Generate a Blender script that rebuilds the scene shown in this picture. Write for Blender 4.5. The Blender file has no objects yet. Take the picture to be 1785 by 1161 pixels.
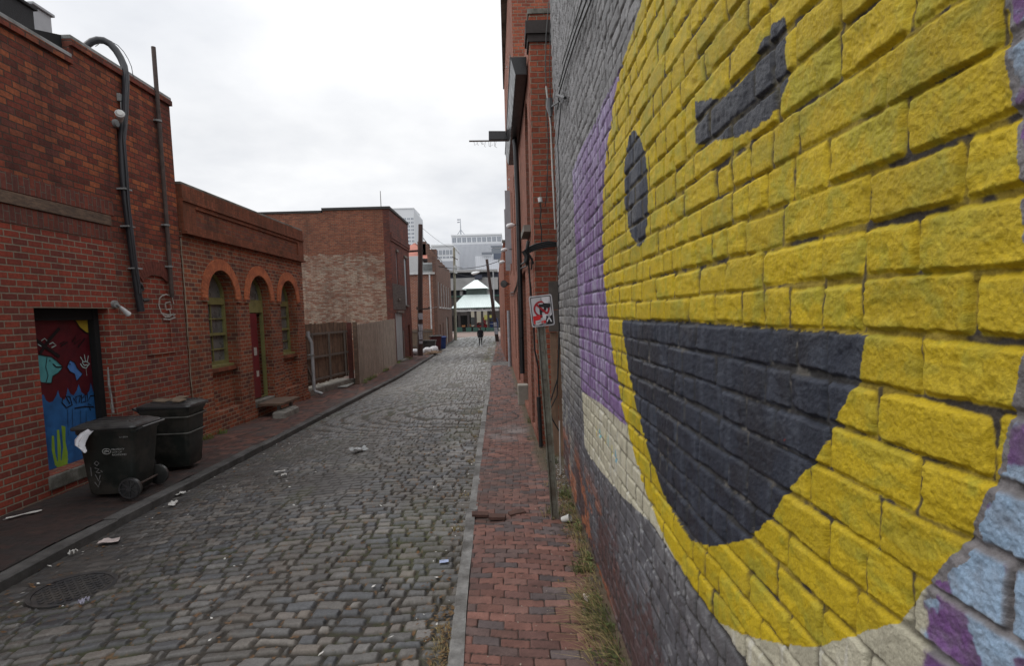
import bpy, bmesh, math, random
import numpy as np
from mathutils import Vector, Matrix
from mathutils.geometry import tessellate_polygon
random.seed(7)
SC = bpy.context.scene
COL = SC.collection
# ------------------------------------------------------------ camera model
F, CX, CY, EYE = 1000.0, 892.5, 628.0, 2.3
PITCH, YAW, ROLL = math.radians(4.75), math.radians(-0.1245), math.radians(-1.6)
RCAM = (Matrix.Rotation(YAW, 3, 'Z') @ Matrix.Rotation(math.pi/2-PITCH, 3, 'X') @ Matrix.Rotation(ROLL, 3, 'Z'))
CAMP = Vector((0, 0, EYE))
def ray(u, v): return RCAM @ Vector(((u-CX)/F, -(v-CY)/F, -1))
def AX(u, v, X): d = ray(u, v); return CAMP + d*(X/d.x)
def AY(u, v, Y): d = ray(u, v); return CAMP + d*(Y/d.y)
def AZ(u, v, Z): d = ray(u, v); return CAMP + d*((Z-EYE)/d.z)
def g(Y): return -0.013*max(0.0, Y-6)
def AG(u, v, dz=0.0):
    z = 0
    for _ in range(60):
        P = AZ(u, v, z+dz); z = g(P.y)
    return P
cam = bpy.data.cameras.new('camera'); co = bpy.data.objects.new('camera', cam); COL.objects.link(co)
cam.sensor_fit = 'HORIZONTAL'; cam.sensor_width = 36; cam.lens = F/1785*36
cam.shift_y = (CY-580.5)/1785; cam.clip_start = 0.05; cam.clip_end = 6000
co.matrix_world = Matrix.Translation(CAMP) @ RCAM.to_4x4()
SC.camera = co
# ------------------------------------------------------------ numpy noise
def _h(a, b, s=0):
    a = np.asarray(a).astype(np.int64); b = np.asarray(b).astype(np.int64)
    x = (a*374761393 + b*668265263 + s*974634777) & 0xffffffff
    x = ((x ^ (x >> 13))*1274126177) & 0xffffffff
    x = ((x ^ (x >> 16))*2246822519) & 0xffffffff
    x = x ^ (x >> 13)
    return (x & 0xffffff)/float(0x1000000)
def vn(x, y, s=0):
    xi = np.floor(x); yi = np.floor(y); fx = x-xi; fy = y-yi
    fx = fx*fx*(3-2*fx); fy = fy*fy*(3-2*fy)
    a = _h(xi, yi, s); b = _h(xi+1, yi, s); c = _h(xi, yi+1, s); d = _h(xi+1, yi+1, s)
    return (a*(1-fx)+b*fx)*(1-fy)+(c*(1-fx)+d*fx)*fy
def fbm(x, y, s=0, o=4):
    t = 0; a = 1; n = 0
    for i in range(o):
        t = t+a*vn(x*2**i+i*17.3, y*2**i-i*9.1, s+i); n += a; a *= .5
    return t/n
def sstep(a, b, x):
    t = np.clip((x-a)/(b-a), 0, 1); return t*t*(3-2*t)
def cells(u, v, lu, lv, seed, bond=.5, ju=.1, jv=.1, jo=0.):
    vv = v/lv; row = np.floor(vv); fv = vv-row
    off = (row % 2)*bond+_h(row, row*0+5, seed)*jo
    s = u/lu+off; k = np.floor(s)
    B = lambda k: k+(_h(row, k, seed+1)-.5)*ju
    k = k-(s < B(k))+(s >= B(k+1)); b0 = B(k); b1 = B(k+1)
    du = np.minimum(s-b0, b1-s)*lu
    lo = (_h(row, k, seed+2)-.2)*jv; hi = 1-(_h(row, k, seed+3)-.2)*jv
    dv = np.minimum(fv-lo, hi-fv)*lv
    return dict(row=row, k=k, du=du, dv=dv, cu=(s-(b0+b1)/2)/(b1-b0), cv=fv-.5,
                r=[_h(row, k, seed+10+i) for i in range(6)])
def rdist(du, dv, r):
    qx = np.maximum(r-du, 0); qy = np.maximum(r-dv, 0)
    return r-np.sqrt(qx*qx+qy*qy)
def pip(poly, x, y):
    inside = np.zeros(x.shape, bool); n = len(poly)
    for i in range(n):
        x1, y1 = poly[i]; x2, y2 = poly[(i+1) % n]
        if y1 == y2: continue
        c = ((y1 > y) != (y2 > y)) & (x < (x2-x1)*(y-y1)/(y2-y1)+x1)
        inside ^= c
    return inside
def mixc(c, new, m):
    m = m[..., None]; return c*(1-m)+np.asarray(new)*m
# ------------------------------------------------------------ materials
def newmat(name):
    m = bpy.data.materials.new(name); m.use_nodes = True
    nt = m.node_tree; nt.nodes.clear()
    out = nt.nodes.new('ShaderNodeOutputMaterial'); b = nt.nodes.new('ShaderNodeBsdfPrincipled')
    nt.links.new(b.outputs[0], out.inputs[0]); b.inputs['Specular IOR Level'].default_value = .35
    return m, nt, b
def nd(nt, t, **k):
    n = nt.nodes.new(t)
    for a, v in k.items():
        if a.startswith('i_'): n.inputs[a[2:].replace('_', ' ')].default_value = v
        else: setattr(n, a, v)
    return n
def mth(nt, op, a, b=None, c=None):
    n = nt.nodes.new('ShaderNodeMath'); n.operation = op
    for i, x in enumerate((a, b, c)):
        if x is None: continue
        if isinstance(x, (int, float)): n.inputs[i].default_value = x
        else: nt.links.new(x, n.inputs[i])
    return n.outputs[0]
def mixn(nt, fac, a, b, mode='MIX'):
    n = nt.nodes.new('ShaderNodeMix'); n.data_type = 'RGBA'; n.blend_type = mode
    for sock, x in ((n.inputs[0], fac), (n.inputs[6], a), (n.inputs[7], b)):
        if isinstance(x, (int, float)): sock.default_value = x
        elif isinstance(x, (tuple, list)): sock.default_value = (*x[:3], 1)
        else: nt.links.new(x, sock)
    return n.outputs[2]
def ramp(nt, fac, stops, interp='LINEAR'):
    n = nt.nodes.new('ShaderNodeValToRGB'); n.color_ramp.interpolation = interp
    el = n.color_ramp.elements
    while len(el) < len(stops): el.new(.5)
    for e, (p, c) in zip(el, stops):
        e.position = p; e.color = (*c, 1) if isinstance(c, (tuple, list)) else (c, c, c, 1)
    nt.links.new(fac, n.inputs[0]); return n.outputs[0]
def pos(nt): return nt.nodes.new('ShaderNodeNewGeometry').outputs['Position']
def noise(nt, vec, scale, detail=4, rough=.6, out=0):
    n = nd(nt, 'ShaderNodeTexNoise', i_Scale=scale, i_Detail=detail, i_Roughness=rough)
    nt.links.new(vec, n.inputs['Vector']); return n.outputs[out]
def bump(nt, b, h, dist, strength=1.0):
    n = nd(nt, 'ShaderNodeBump', i_Strength=strength, i_Distance=dist)
    nt.links.new(h, n.inputs['Height']); nt.links.new(n.outputs[0], b.inputs['Normal'])
MC = {}
def mat(name, col, rough=.8, var=.25, scale=6, bmp=0, metal=0, stain=None, stainscale=1.5, bscale=40, spec=None, streak=None):
    if name in MC: return MC[name]
    m, nt, b = newmat(name); P = pos(nt)
    n1 = noise(nt, P, scale, 5)
    d = tuple(c*(1-var) for c in col); l = tuple(min(1, c*(1+var)) for c in col)
    c = ramp(nt, n1, [(.3, d), (.7, l)])
    if stain:
        mm = ramp(nt, noise(nt, P, stainscale, 6, .7), [(.45, 0.), (.62, 1.)])
        c = mixn(nt, mm, c, stain)
    if streak:
        mp = nd(nt, 'ShaderNodeMapping'); mp.inputs['Scale'].default_value = streak[1]
        nt.links.new(P, mp.inputs[0])
        mm = ramp(nt, noise(nt, mp.outputs[0], 1, 4, .7), [(.4, 0.), (.7, 1.)])
        c = mixn(nt, mm, c, streak[0])
    nt.links.new(c, b.inputs['Base Color'])
    r = ramp(nt, n1, [(.3, max(0, rough-.1)), (.7, min(1, rough+.1))]); nt.links.new(r, b.inputs['Roughness'])
    b.inputs['Metallic'].default_value = metal
    if spec is not None: b.inputs['Specular IOR Level'].default_value = spec
    if bmp: bump(nt, b, noise(nt, P, bscale, 5), bmp)
    MC[name] = m; return m
def brick(name, cols, mortar, pitch=.088, length=.235, ms=.007, dirt=.35, dirtcol=(.05, .04, .035), dirtscale=.5, wash=None,
          soldier=False, bmp=.012, distort=.012, zoff=0., fadem=.0):
    if name in MC: return MC[name]
    m, nt, b = newmat(name); geo = nd(nt, 'ShaderNodeNewGeometry'); P = geo.outputs['Position']
    sp = nd(nt, 'ShaderNodeSeparateXYZ'); nt.links.new(P, sp.inputs[0])
    sn = nd(nt, 'ShaderNodeSeparateXYZ'); nt.links.new(geo.outputs['True Normal'], sn.inputs[0])
    isx = mth(nt, 'GREATER_THAN', mth(nt, 'ABSOLUTE', sn.outputs[0]), .6)
    isz = mth(nt, 'GREATER_THAN', mth(nt, 'ABSOLUTE', sn.outputs[2]), .6)
    u = mth(nt, 'ADD', mth(nt, 'MULTIPLY', sp.outputs[1], isx), mth(nt, 'MULTIPLY', sp.outputs[0], mth(nt, 'SUBTRACT', 1, isx)))
    v = mth(nt, 'ADD', mth(nt, 'MULTIPLY', sp.outputs[1], isz), mth(nt, 'MULTIPLY', sp.outputs[2], mth(nt, 'SUBTRACT', 1, isz)))
    v = mth(nt, 'ADD', v, zoff)
    cb = nd(nt, 'ShaderNodeCombineXYZ')
    nt.links.new(v if soldier else u, cb.inputs[0]); nt.links.new(u if soldier else v, cb.inputs[1])
    nz = nd(nt, 'ShaderNodeTexNoise', i_Scale=3.5, i_Detail=5, i_Roughness=.65); nt.links.new(P, nz.inputs['Vector'])
    vs = nd(nt, 'ShaderNodeVectorMath', operation='MULTIPLY_ADD'); nt.links.new(nz.outputs['Color'], vs.inputs[0])
    vs.inputs[1].default_value = (distort*2,)*3; nt.links.new(cb.outputs[0], vs.inputs[2])
    bt = nd(nt, 'ShaderNodeTexBrick', i_Scale=1.0)
    for k, x in (('Color1', (0, 0, 0, 1)), ('Color2', (1, 1, 1, 1)), ('Mortar', (0, 0, 0, 1)), ('Mortar Size', ms), ('Mortar Smooth', .35),
                 ('Bias', 0.), ('Brick Width', length), ('Row Height', pitch)): bt.inputs[k].default_value = x
    bt.offset = .5; nt.links.new(vs.outputs[0], bt.inputs['Vector'])
    n = len(cols); c = ramp(nt, bt.outputs['Color'], [(i/n+.02, q) for i, q in enumerate(cols)], 'LINEAR')
    f1 = noise(nt, P, 22, 6, .7)
    c = mixn(nt, mth(nt, 'MULTIPLY', ramp(nt, f1, [(.35, 1.), (.6, 0.)]), .45), c, tuple(x*.35 for x in cols[0]))
    if fadem:
        f3 = ramp(nt, noise(nt, P, 9, 6, .75), [(.52, 0.), (.66, 1.)]); c = mixn(nt, mth(nt, 'MULTIPLY', f3, fadem), c, mortar)
    c = mixn(nt, bt.outputs['Fac'], c, mixn(nt, f1, tuple(x*.5 for x in mortar), tuple(x*1.3 for x in mortar)))
    if wash:   # lime wash band: (z0, z1, colour, strength)
        z0, z1, wc, st = wash
        zz = mth(nt, 'ADD', sp.outputs[2], mth(nt, 'MULTIPLY', noise(nt, P, 1.2, 3), .8))
        band = mth(nt, 'MULTIPLY', mth(nt, 'GREATER_THAN', zz, z0+.4), mth(nt, 'LESS_THAN', zz, z1+.4))
        mp = nd(nt, 'ShaderNodeMapping'); mp.inputs['Scale'].default_value = (.7, .7, 2.2); nt.links.new(P, mp.inputs[0])
        big = ramp(nt, noise(nt, mp.outputs[0], 1.0, 8, .78), [(.36, .12), (.52, 1.)])
        mq = nd(nt, 'ShaderNodeMapping'); mq.inputs['Scale'].default_value = (3, 3, 11); nt.links.new(P, mq.inputs[0])
        sm = ramp(nt, noise(nt, mq.outputs[0], 1.4, 7, .85), [(.38, .0), (.54, 1.)])
        bk_ = ramp(nt, bt.outputs['Color'], [(.15, .25), (.60, 1.)]); w = mth(nt, 'MULTIPLY', mth(nt, 'MULTIPLY', band, big), mth(nt, 'MULTIPLY', mth(nt, 'MULTIPLY', sm, bk_), st))
        c = mixn(nt, w, c, wc)
    f2 = noise(nt, P, dirtscale, 7, .65)
    c = mixn(nt, mth(nt, 'MULTIPLY', ramp(nt, f2, [(.4, 0.), (.68, 1.)]), dirt), c, dirtcol)
    ms_ = nd(nt, 'ShaderNodeMapping'); ms_.inputs['Scale'].default_value = (2.6, 2.6, .28); nt.links.new(P, ms_.inputs[0])
    st_ = noise(nt, ms_.outputs[0], 1.3, 6, .7)
    c = mixn(nt, mth(nt, 'MULTIPLY', ramp(nt, st_, [(.50, 0.), (.66, 1.)]), dirt*.75), c, dirtcol)
    c = mixn(nt, mth(nt, 'MULTIPLY', ramp(nt, noise(nt, ms_.outputs[0], 2.1, 6, .75), [(.60, 0.), (.72, 1.)]), .22), c, mortar)
    nt.links.new(c, b.inputs['Base Color']); b.inputs['Roughness'].default_value = .9
    b.inputs['Specular IOR Level'].default_value = .2
    h = mth(nt, 'ADD', mth(nt, 'SUBTRACT', 1, bt.outputs['Fac']), mth(nt, 'MULTIPLY', f1, .5))
    h = mth(nt, 'ADD', h, mth(nt, 'MULTIPLY', bt.outputs['Color'], .35))
    bump(nt, b, h, bmp)
    MC[name] = m; return m
def vcolmat(name, rough=.75, fine=60, famt=.3, bmp=.002, spec=.35, bscale=150, rough_attr=False):
    m, nt, b = newmat(name); P = pos(nt)
    a = nd(nt, 'ShaderNodeAttribute', attribute_name='Col')
    n1 = noise(nt, P, fine, 6, .7)
    c = mixn(nt, famt, a.outputs['Color'], ramp(nt, n1, [(.25, .35), (.75, 1.65)]), 'MULTIPLY')
    nt.links.new(c, b.inputs['Base Color'])
    if rough_attr:
        nt.links.new(mth(nt, 'MULTIPLY', a.outputs['Alpha'], 1.0), b.inputs['Roughness'])
    else: b.inputs['Roughness'].default_value = rough
    b.inputs['Specular IOR Level'].default_value = spec
    bump(nt, b, noise(nt, P, bscale, 6, .7), bmp)
    return m
# ------------------------------------------------------------ mesh builder
def V(*a): return Vector(a) if a else Vector((0, 0, 0))
class MB:
    def __init__(s): s.v = []; s.f = []; s.m = []; s.mi = 0
    def add(s, vs, fs):
        o = len(s.v); s.v += [tuple(p) for p in vs]; s.f += [tuple(i+o for i in f) for f in fs]; s.m += [s.mi]*len(fs); return s
    def obox(s, c, a, b, d):
        c, a, b, d = map(Vector, (c, a, b, d))
        vs = [c+a*x+b*y+d*z for x in (-1, 1) for y in (-1, 1) for z in (-1, 1)]
        fs = [(0, 1, 3, 2), (4, 6, 7, 5), (0, 4, 5, 1), (2, 3, 7, 6), (0, 2, 6, 4), (1, 5, 7, 3)]
        if a.cross(b).dot(d) < 0: fs = [f[::-1] for f in fs]
        return s.add(vs, fs)
    def box(s, x0, x1, y0, y1, z0, z1):
        return s.obox(((x0+x1)/2, (y0+y1)/2, (z0+z1)/2), (abs(x1-x0)/2, 0, 0), (0, abs(y1-y0)/2, 0), (0, 0, abs(z1-z0)/2))
    def bar(s, p, q, w, h, up=(0, 0, 1)):
        p = Vector(p); q = Vector(q); d = q-p; L = d.length; d.normalize(); up = Vector(up)
        if abs(d.dot(up)) > .98: up = Vector((0, 1, 0))
        a = d.cross(up).normalized(); u = a.cross(d).normalized()
        return s.obox((p+q)/2, d*(L/2), a*(w/2), u*(h/2))
    def tube(s, pts, r, n=10, cap=True):
        pts = [Vector(p) for p in pts]; R = r if isinstance(r, (list, tuple)) else [r]*len(pts)
        rings = []; prev = None
        for i, p in enumerate(pts):
            d = (pts[min(i+1, len(pts)-1)]-pts[max(i-1, 0)]).normalized()
            if prev is None:
                u = Vector((0, 0, 1)) if abs(d.z) < .9 else Vector((1, 0, 0)); a = d.cross(u).normalized()
            else:
                a = (prev-d*prev.dot(d)).normalized()
            prev = a; b = d.cross(a)
            rings.append([p+(a*math.cos(2*math.pi*k/n)+b*math.sin(2*math.pi*k/n))*R[i] for k in range(n)])
        return s.loft(rings, cap)
    def loft(s, rings, cap=True, closed=True):
        n = len(rings[0]); vs = [p for r in rings for p in r]; fs = []
        for i in range(len(rings)-1):
            for k in range(n if closed else n-1):
                k2 = (k+1) % n; fs.append((i*n+k, i*n+k2, (i+1)*n+k2, (i+1)*n+k))
        if cap: fs += [tuple(range(n))[::-1], tuple((len(rings)-1)*n+k for k in range(n))]
        return s.add(vs, fs)
    def prism(s, poly, vec):
        n = len(poly); P = [Vector(p) for p in poly]; vec = Vector(vec)
        return s.add(P+[p+vec for p in P], [tuple(range(n))[::-1], tuple(range(n, 2*n))]+[(k, (k+1) % n, n+(k+1) % n, n+k) for k in range(n)])
    def wall(s, O, U, W, N, t, outer, holes=()):
        O, U, W, N = map(Vector, (O, U, W, N)); loops = [outer]+list(holes)
        flat = [p for l in loops for p in l]
        tris = tessellate_polygon([[Vector((a, b, 0)) for a, b in l] for l in loops])
        n = len(flat); fr = [O+U*a+W*b for a, b in flat]; vs = fr+[p-N*t for p in fr]; fs = []
        flip = U.cross(W).dot(N) < 0
        for tr in tris:
            a, b, c = tr
            ar = (flat[b][0]-flat[a][0])*(flat[c][1]-flat[a][1])-(flat[c][0]-flat[a][0])*(flat[b][1]-flat[a][1])
            if (ar < 0) != flip: a, b, c = a, c, b
            fs += [(a, b, c), (n+a, n+c, n+b)]
        o = 0
        for l in loops:
            k = len(l)
            for i in range(k): fs.append((o+i, o+(i+1) % k, n+o+(i+1) % k, n+o+i))
            o += k
        return s.add(vs, fs)
    def ribbon(s, pts, w, N):
        N = Vector(N); pts = [Vector(p) for p in pts]; L = []; Rr = []
        for i, p in enumerate(pts):
            d = (pts[min(i+1, len(pts)-1)]-pts[max(i-1, 0)]); d = d.normalized() if d.length > 0 else Vector((0, 0, 1))
            a = d.cross(N).normalized()*(w/2); L.append(p+a); Rr.append(p-a)
        n = len(pts); return s.add(L+Rr, [(i, i+1, n+i+1, n+i) for i in range(n-1)])
    def build(s, name, mats, parent=None, bevel=0, smooth=False, fix=True):
        if not isinstance(mats, (list, tuple)): mats = [mats]
        org = ORG.get(parent.name, Vector()) if parent else Vector()
        me = bpy.data.meshes.new(name); me.from_pydata([tuple(Vector(p)-org) for p in s.v], [], s.f)
        for m in mats: me.materials.append(m)
        me.polygons.foreach_set('material_index', s.m)
        if bevel or fix:
            bm = bmesh.new(); bm.from_mesh(me)
            if fix and len(s.f) < 60000: bmesh.ops.recalc_face_normals(bm, faces=bm.faces)
            if bevel:
                es = [e for e in bm.edges if len(e.link_faces) == 2 and e.calc_face_angle(0) > .6]
                bmesh.ops.bevel(bm, geom=es, offset=bevel, segments=2, affect='EDGES', profile=.6, clamp_overlap=True)
            bm.to_mesh(me); bm.free()
        if smooth:
            me.polygons.foreach_set('use_smooth', [True]*len(me.polygons))
            me.set_sharp_from_angle(angle=math.radians(40))
        o = bpy.data.objects.new(name, me); COL.objects.link(o)
        if parent: o.parent = parent; ORG[o.name] = org
        else: ORG[o.name] = Vector()
        return o
ORG = {}
def tag(o, label=None, cat=None, group=None, kind=None):
    for k, v in (('label', label), ('category', cat), ('group', group), ('kind', kind)):
        if v: o[k] = v
    return o
def thing(name, label, cat, loc, group=None):
    o = bpy.data.objects.new(name, None); COL.objects.link(o); o.location = loc; o.empty_display_size = .2
    ORG[o.name] = Vector(loc); return tag(o, label, cat, group)
def rrect(cx, cy, z, hx, hy, r, n=4):
    pts = []
    for (sx, sy, a0) in ((1, 1, 0), (-1, 1, 90), (-1, -1, 180), (1, -1, 270)):
        for k in range(n+1):
            a = math.radians(a0+90*k/n); pts.append(Vector((cx+sx*(hx-r)+r*math.cos(a), cy+sy*(hy-r)+r*math.sin(a), z)))
    return pts
def gridmesh(name, P, C, m, parent=None):
    nr, nc = P.shape[:2]; me = bpy.data.meshes.new(name)
    me.vertices.add(nr*nc); me.vertices.foreach_set('co', P.reshape(-1).astype(np.float32))
    idx = np.arange(nr*nc).reshape(nr, nc)
    q = np.stack([idx[:-1, :-1], idx[:-1, 1:], idx[1:, 1:], idx[1:, :-1]], -1).reshape(-1, 4)
    me.loops.add(q.size); me.loops.foreach_set('vertex_index', q.reshape(-1).astype(np.int32))
    me.polygons.add(len(q)); me.polygons.foreach_set('loop_start', (np.arange(len(q))*4).astype(np.int32))
    me.polygons.foreach_set('use_smooth', np.ones(len(q), bool))
    me.update(calc_edges=True)
    at = me.color_attributes.new('Col', 'FLOAT_COLOR', 'POINT'); at.data.foreach_set('color', C.reshape(-1).astype(np.float32))
    me.materials.append(m); me.validate()
    o = bpy.data.objects.new(name, me); COL.objects.link(o)
    if parent: o.parent = parent
    return o
def interp(tab): 
    xs = [a for a, _ in tab]; ys = [b for _, b in tab]
    return lambda Y: np.interp(Y, xs, ys)
KL = interp([(0, -4.70), (24, -4.72), (37, -5.15), (52, -5.95), (66, -6.6), (82, -7.6), (100, -8.8)])   # left kerb, street edge
KR = interp([(0, -.38), (3.6, -.47), (6.4, -.56), (9, -.62), (12, -.68), (17, -.76), (27, -1.04), (34, -1.12), (54, -1.43), (84, -2.1)])
def gn(Y): return -0.013*np.maximum(0, Y-6)
def roadz(X, Y):
    t = np.clip((KR(Y)-X)/(KR(Y)-KL(Y)), 0, 1); return gn(Y)-.045-.085*t+.05*np.sin(math.pi*t)
# ============================================================ SETTING: road, kerbs, pavements
def persp_rows(y0, y1, step=.9, k=574*2.35):
    out = [y0]
    while out[-1] < y1: Y = out[-1]; out.append(Y+Y*Y/k*step)
    return np.array(out)
def cobbles(X, Y):
    wx = (fbm(X*.5, Y*.5, 3, 3)-.5)*.35; wy = (fbm(X*.45+9, Y*.45, 5, 2)-.5)*.14-X*.06-.16*np.clip(X+2.2, -3, 0)
    wx = wx+(fbm(X*3.2, Y*3.2, 13, 2)-.5)*.09; wy = wy+(fbm(X*2.6, Y*3.2, 15, 3)-.5)*.085
    c = cells(X+wx, Y+wy, .185, .126, 11, ju=.72, jv=.26, jo=1.)
    d = rdist(c['du'], c['dv'], .032)+(fbm(X*22, Y*22, 8, 3)-.5)*.012
    gap = .006+.007*c['r'][5]
    top = sstep(gap*.3, gap+.017, d)
    h = top*(.021+.010*c['r'][0])+c['cu']*(c['r'][1]-.5)*.016+c['cv']*(c['r'][2]-.5)*.014
    h = h+(fbm(X*18, Y*18, 21, 3)-.5)*.007*top+(fbm(X*45, Y*45, 31, 3)-.5)*.006
    pal = np.array([(.088, .088, .090), (.122, .120, .119), (.062, .065, .072), (.138, .130, .122), (.098, .096, .094), (.080, .085, .094)])
    base = pal[(c['r'][3]*5.99).astype(int)]*(.72+.6*c['r'][4])[..., None]
    base = base*(.75+.5*fbm(X*9, Y*9, 41, 4))[..., None]
    warm = sstep(.8, .95, _h(c['row'], c['k'], 77)); base = mixc(base, (.16, .13, .105), warm*.45)
    base = base*np.array((1.03, 1.0, .96)); base = mixc(base, (.068, .056, .044), sstep(.5, .66, fbm(X*1.4+5, Y*1.1, 43, 5))*.45)
    dirt = np.array((.036, .031, .025))*(.6+.9*fbm(X*30, Y*30, 55, 3))[..., None]
    gm = sstep(gap*.2, gap+.010, d); moss = sstep(.53, .64, fbm(X*.9+3, Y*.7, 61, 5))*sstep(.35, .6, fbm(X*14, Y*14, 62, 2))
    dirt = mixc(dirt, (.050, .058, .020), moss*.55)
    col = base*gm[..., None]+dirt*(1-gm)[..., None]
    sp = sstep(.70, .78, fbm(X*26, Y*26, 71, 2)); col = mixc(col, (.16, .09, .045), sp*(1-gm)*.8)
    return h, col, gm, c
PX = np.array
def roadfield(name, Ys, ncol, lf, rf, zf, gutters=True):
    t = np.linspace(0, 1, ncol)[None, :]; Y = np.repeat(Ys[:, None], ncol, 1)
    X = lf(Y)*(1-t)+rf(Y)*t; h, col, gm, c = cobbles(X, Y)
    if gutters:
        L, Rr = lf(Y), rf(Y)
        # earth, sand and worn asphalt lying over the setts
        a = sstep(.34, .50, fbm(X*.55+1.7, Y*.45+4, 91, 4))*sstep(12.5, 8.0, Y)*sstep(-1.5, -3.0, X)*sstep(4.6, 5.6, Y)
        a2 = np.exp(-(((X+2.55)/.55)**2+((Y-8.0)/.75)**2)**2)
        gl = sstep(.75, .1, X-L+.45*(fbm(X*1.3, Y*1.3, 93, 4)-.5))
        a = np.clip(np.maximum(np.maximum(a*.9, a2), gl*.85), 0, 1)*sstep(60, 30, Y)
        sand = .014+.004*fbm(X*30, Y*30, 95, 2); h = h*(1-a)+np.maximum(h*.42, sand+.008)*a
        dk = PX((.052, .048, .045))*(.6+.9*fbm(X*13, Y*13, 97, 4))[..., None]
        k = (a*(.95-.28*gm*(1-a2))); col = col*(1-k[..., None])+dk*k[..., None]
        gr = sstep(.30, .02, Rr-X+.25*(fbm(X*2, Y*1.5, 99, 4)-.5)); col = mixc(col, (.065, .055, .035), gr*.55*(1-.5*gm))
        # strips of moss in the joints towards the left, two darker lengthwise bands near the left kerb
        ms = sstep(.54, .66, fbm(X*1.1+30, Y*.35, 101, 4)); col = mixc(col, (.075, .080, .035), ms*.38*(1-.6*gm))
        ln = np.exp(-((X-L-1.5)/.5)**2)*.35+np.exp(-((X-L-.2)/.6)**2)*.5
        col = col*(1-.5*ln*sstep(14, 4, Y))[..., None]
        fr = sstep(8, 26, Y); col = mixc(col, (.19, .187, .178), fr*.65)  # damp sheen of the distant setts painted in as paler grey
        # manhole cut-out
        mh = ((X+4.0)/.31)**2+((Y-5.0)/.31)**2; h = np.where(mh < 1.25, np.minimum(h, .004), h)
        col = mixc(col, (.05, .045, .04), (mh < 1.3)*1.)
    Z = zf(X, Y)+h*sstep(90, 30, Y)
    rgh = np.clip(.42+.48*(1-gm)+.2*(c['r'][4]-.5)+.3*(fbm(X*1.3, Y*.6, 88, 3)-.5), .28, 1)
    return gridmesh(name, np.stack([X, Y, Z], -1), np.concatenate([col, rgh[..., None]], -1), MROAD)
MROAD = vcolmat('sett_stone', fine=70, famt=.45, bmp=.003, bscale=90, spec=.4, rough_attr=True)
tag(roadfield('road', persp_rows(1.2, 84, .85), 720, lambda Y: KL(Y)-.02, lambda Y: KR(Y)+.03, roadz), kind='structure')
# the side lane crossing the right-hand pavement
tag(roadfield('lane', np.linspace(28.25, 30.9, 60), 110, lambda Y: KR(Y)+.03, lambda Y: 0*Y+3.0, lambda X, Y: gn(Y)-.03, False), kind='structure')
# broad ground sheet
def sheet(name, x0, x1, ys, zf, m, kind='structure'):
    b = MB(); ys = list(ys)
    vs = [(x, y, zf(y)) for y in ys for x in (x0, x1)]
    b.add(vs, [(2*i, 2*i+1, 2*i+3, 2*i+2) for i in range(len(ys)-1)]); o = b.build(name, m, fix=False); return tag(o, kind=kind)
sheet('ground', -900, 900, [-60, 6, 110, 2500], lambda y: g(min(y, 110))-.30, mat('earth', (.10, .09, .075), .95, .3, 2))
# cross street and market kerb at the far end
asph = mat('asphalt', (.085, .083, .082), .85, .25, 3, bmp=.003)
b = MB(); b.box(-40, 30, 84, 103.2, -1.9, -1.085); tag(b.build('cross_street', mat('pink_brick_paving', (.21, .155, .135), .9, .2, 2)), kind='structure')
b = MB(); b.box(-40, 30, 103.2, 130, -1.9, -.98); tag(b.build('market_pavement', mat('paving', (.22, .20, .185), .9, .2, 2), bevel=.03), kind='structure')
# kerbs: rows of real stones
kst = mat('kerb_granite', (.20, .197, .19), .8, .28, 14, bmp=.004, stain=(.085, .08, .074), stainscale=2.2, bscale=60)
kst2 = mat('kerb_sooty_granite', (.085, .082, .079), .8, .3, 10, bmp=.004, stain=(.04, .038, .036), stainscale=1.8, bscale=60)
def kerb(name, f, side, width, top, m, y0, y1, seed):
    rnd = random.Random(seed); b = MB(); y = y0
    while y < y1:
        L = rnd.uniform(1.3, 2.6)*(1 if y < 30 else 2); L = min(L, y1-y); ya, yb = y+.006, y+L-.006
        dx = rnd.uniform(-.012, .012); dz = rnd.uniform(-.008, .008)
        n = 3; lo = []; 
        for i in range(n+1):
            yy = ya+(yb-ya)*i/n; xs = f(yy)+dx+rnd.uniform(-.004, .004); xo = xs+side*(width+rnd.uniform(-.012, .008)); z = g(yy)+top+dz+rnd.uniform(-.004, .004)
            lo.append([V(xs, yy, z-.3), V(xs+side*.002, yy, z-.012), V(xs+side*.014, yy, z), V(xo, yy, z-.002), V(xo, yy, z-.3)])
        b.loft(lo); y += L
    o = b.build(name, m); return tag(o, kind='structure')
kerb('kerb', lambda y: float(KR(y)), 1, .105, .0, kst, 1.3, 28.2, 1)
kerb('kerb', lambda y: float(KR(y)), 1, .105, .0, kst, 30.95, 80, 2)
kerb('kerb', lambda y: float(KL(y)), -1, .17, .0, kst2, 1.3, 82, 3)
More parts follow.
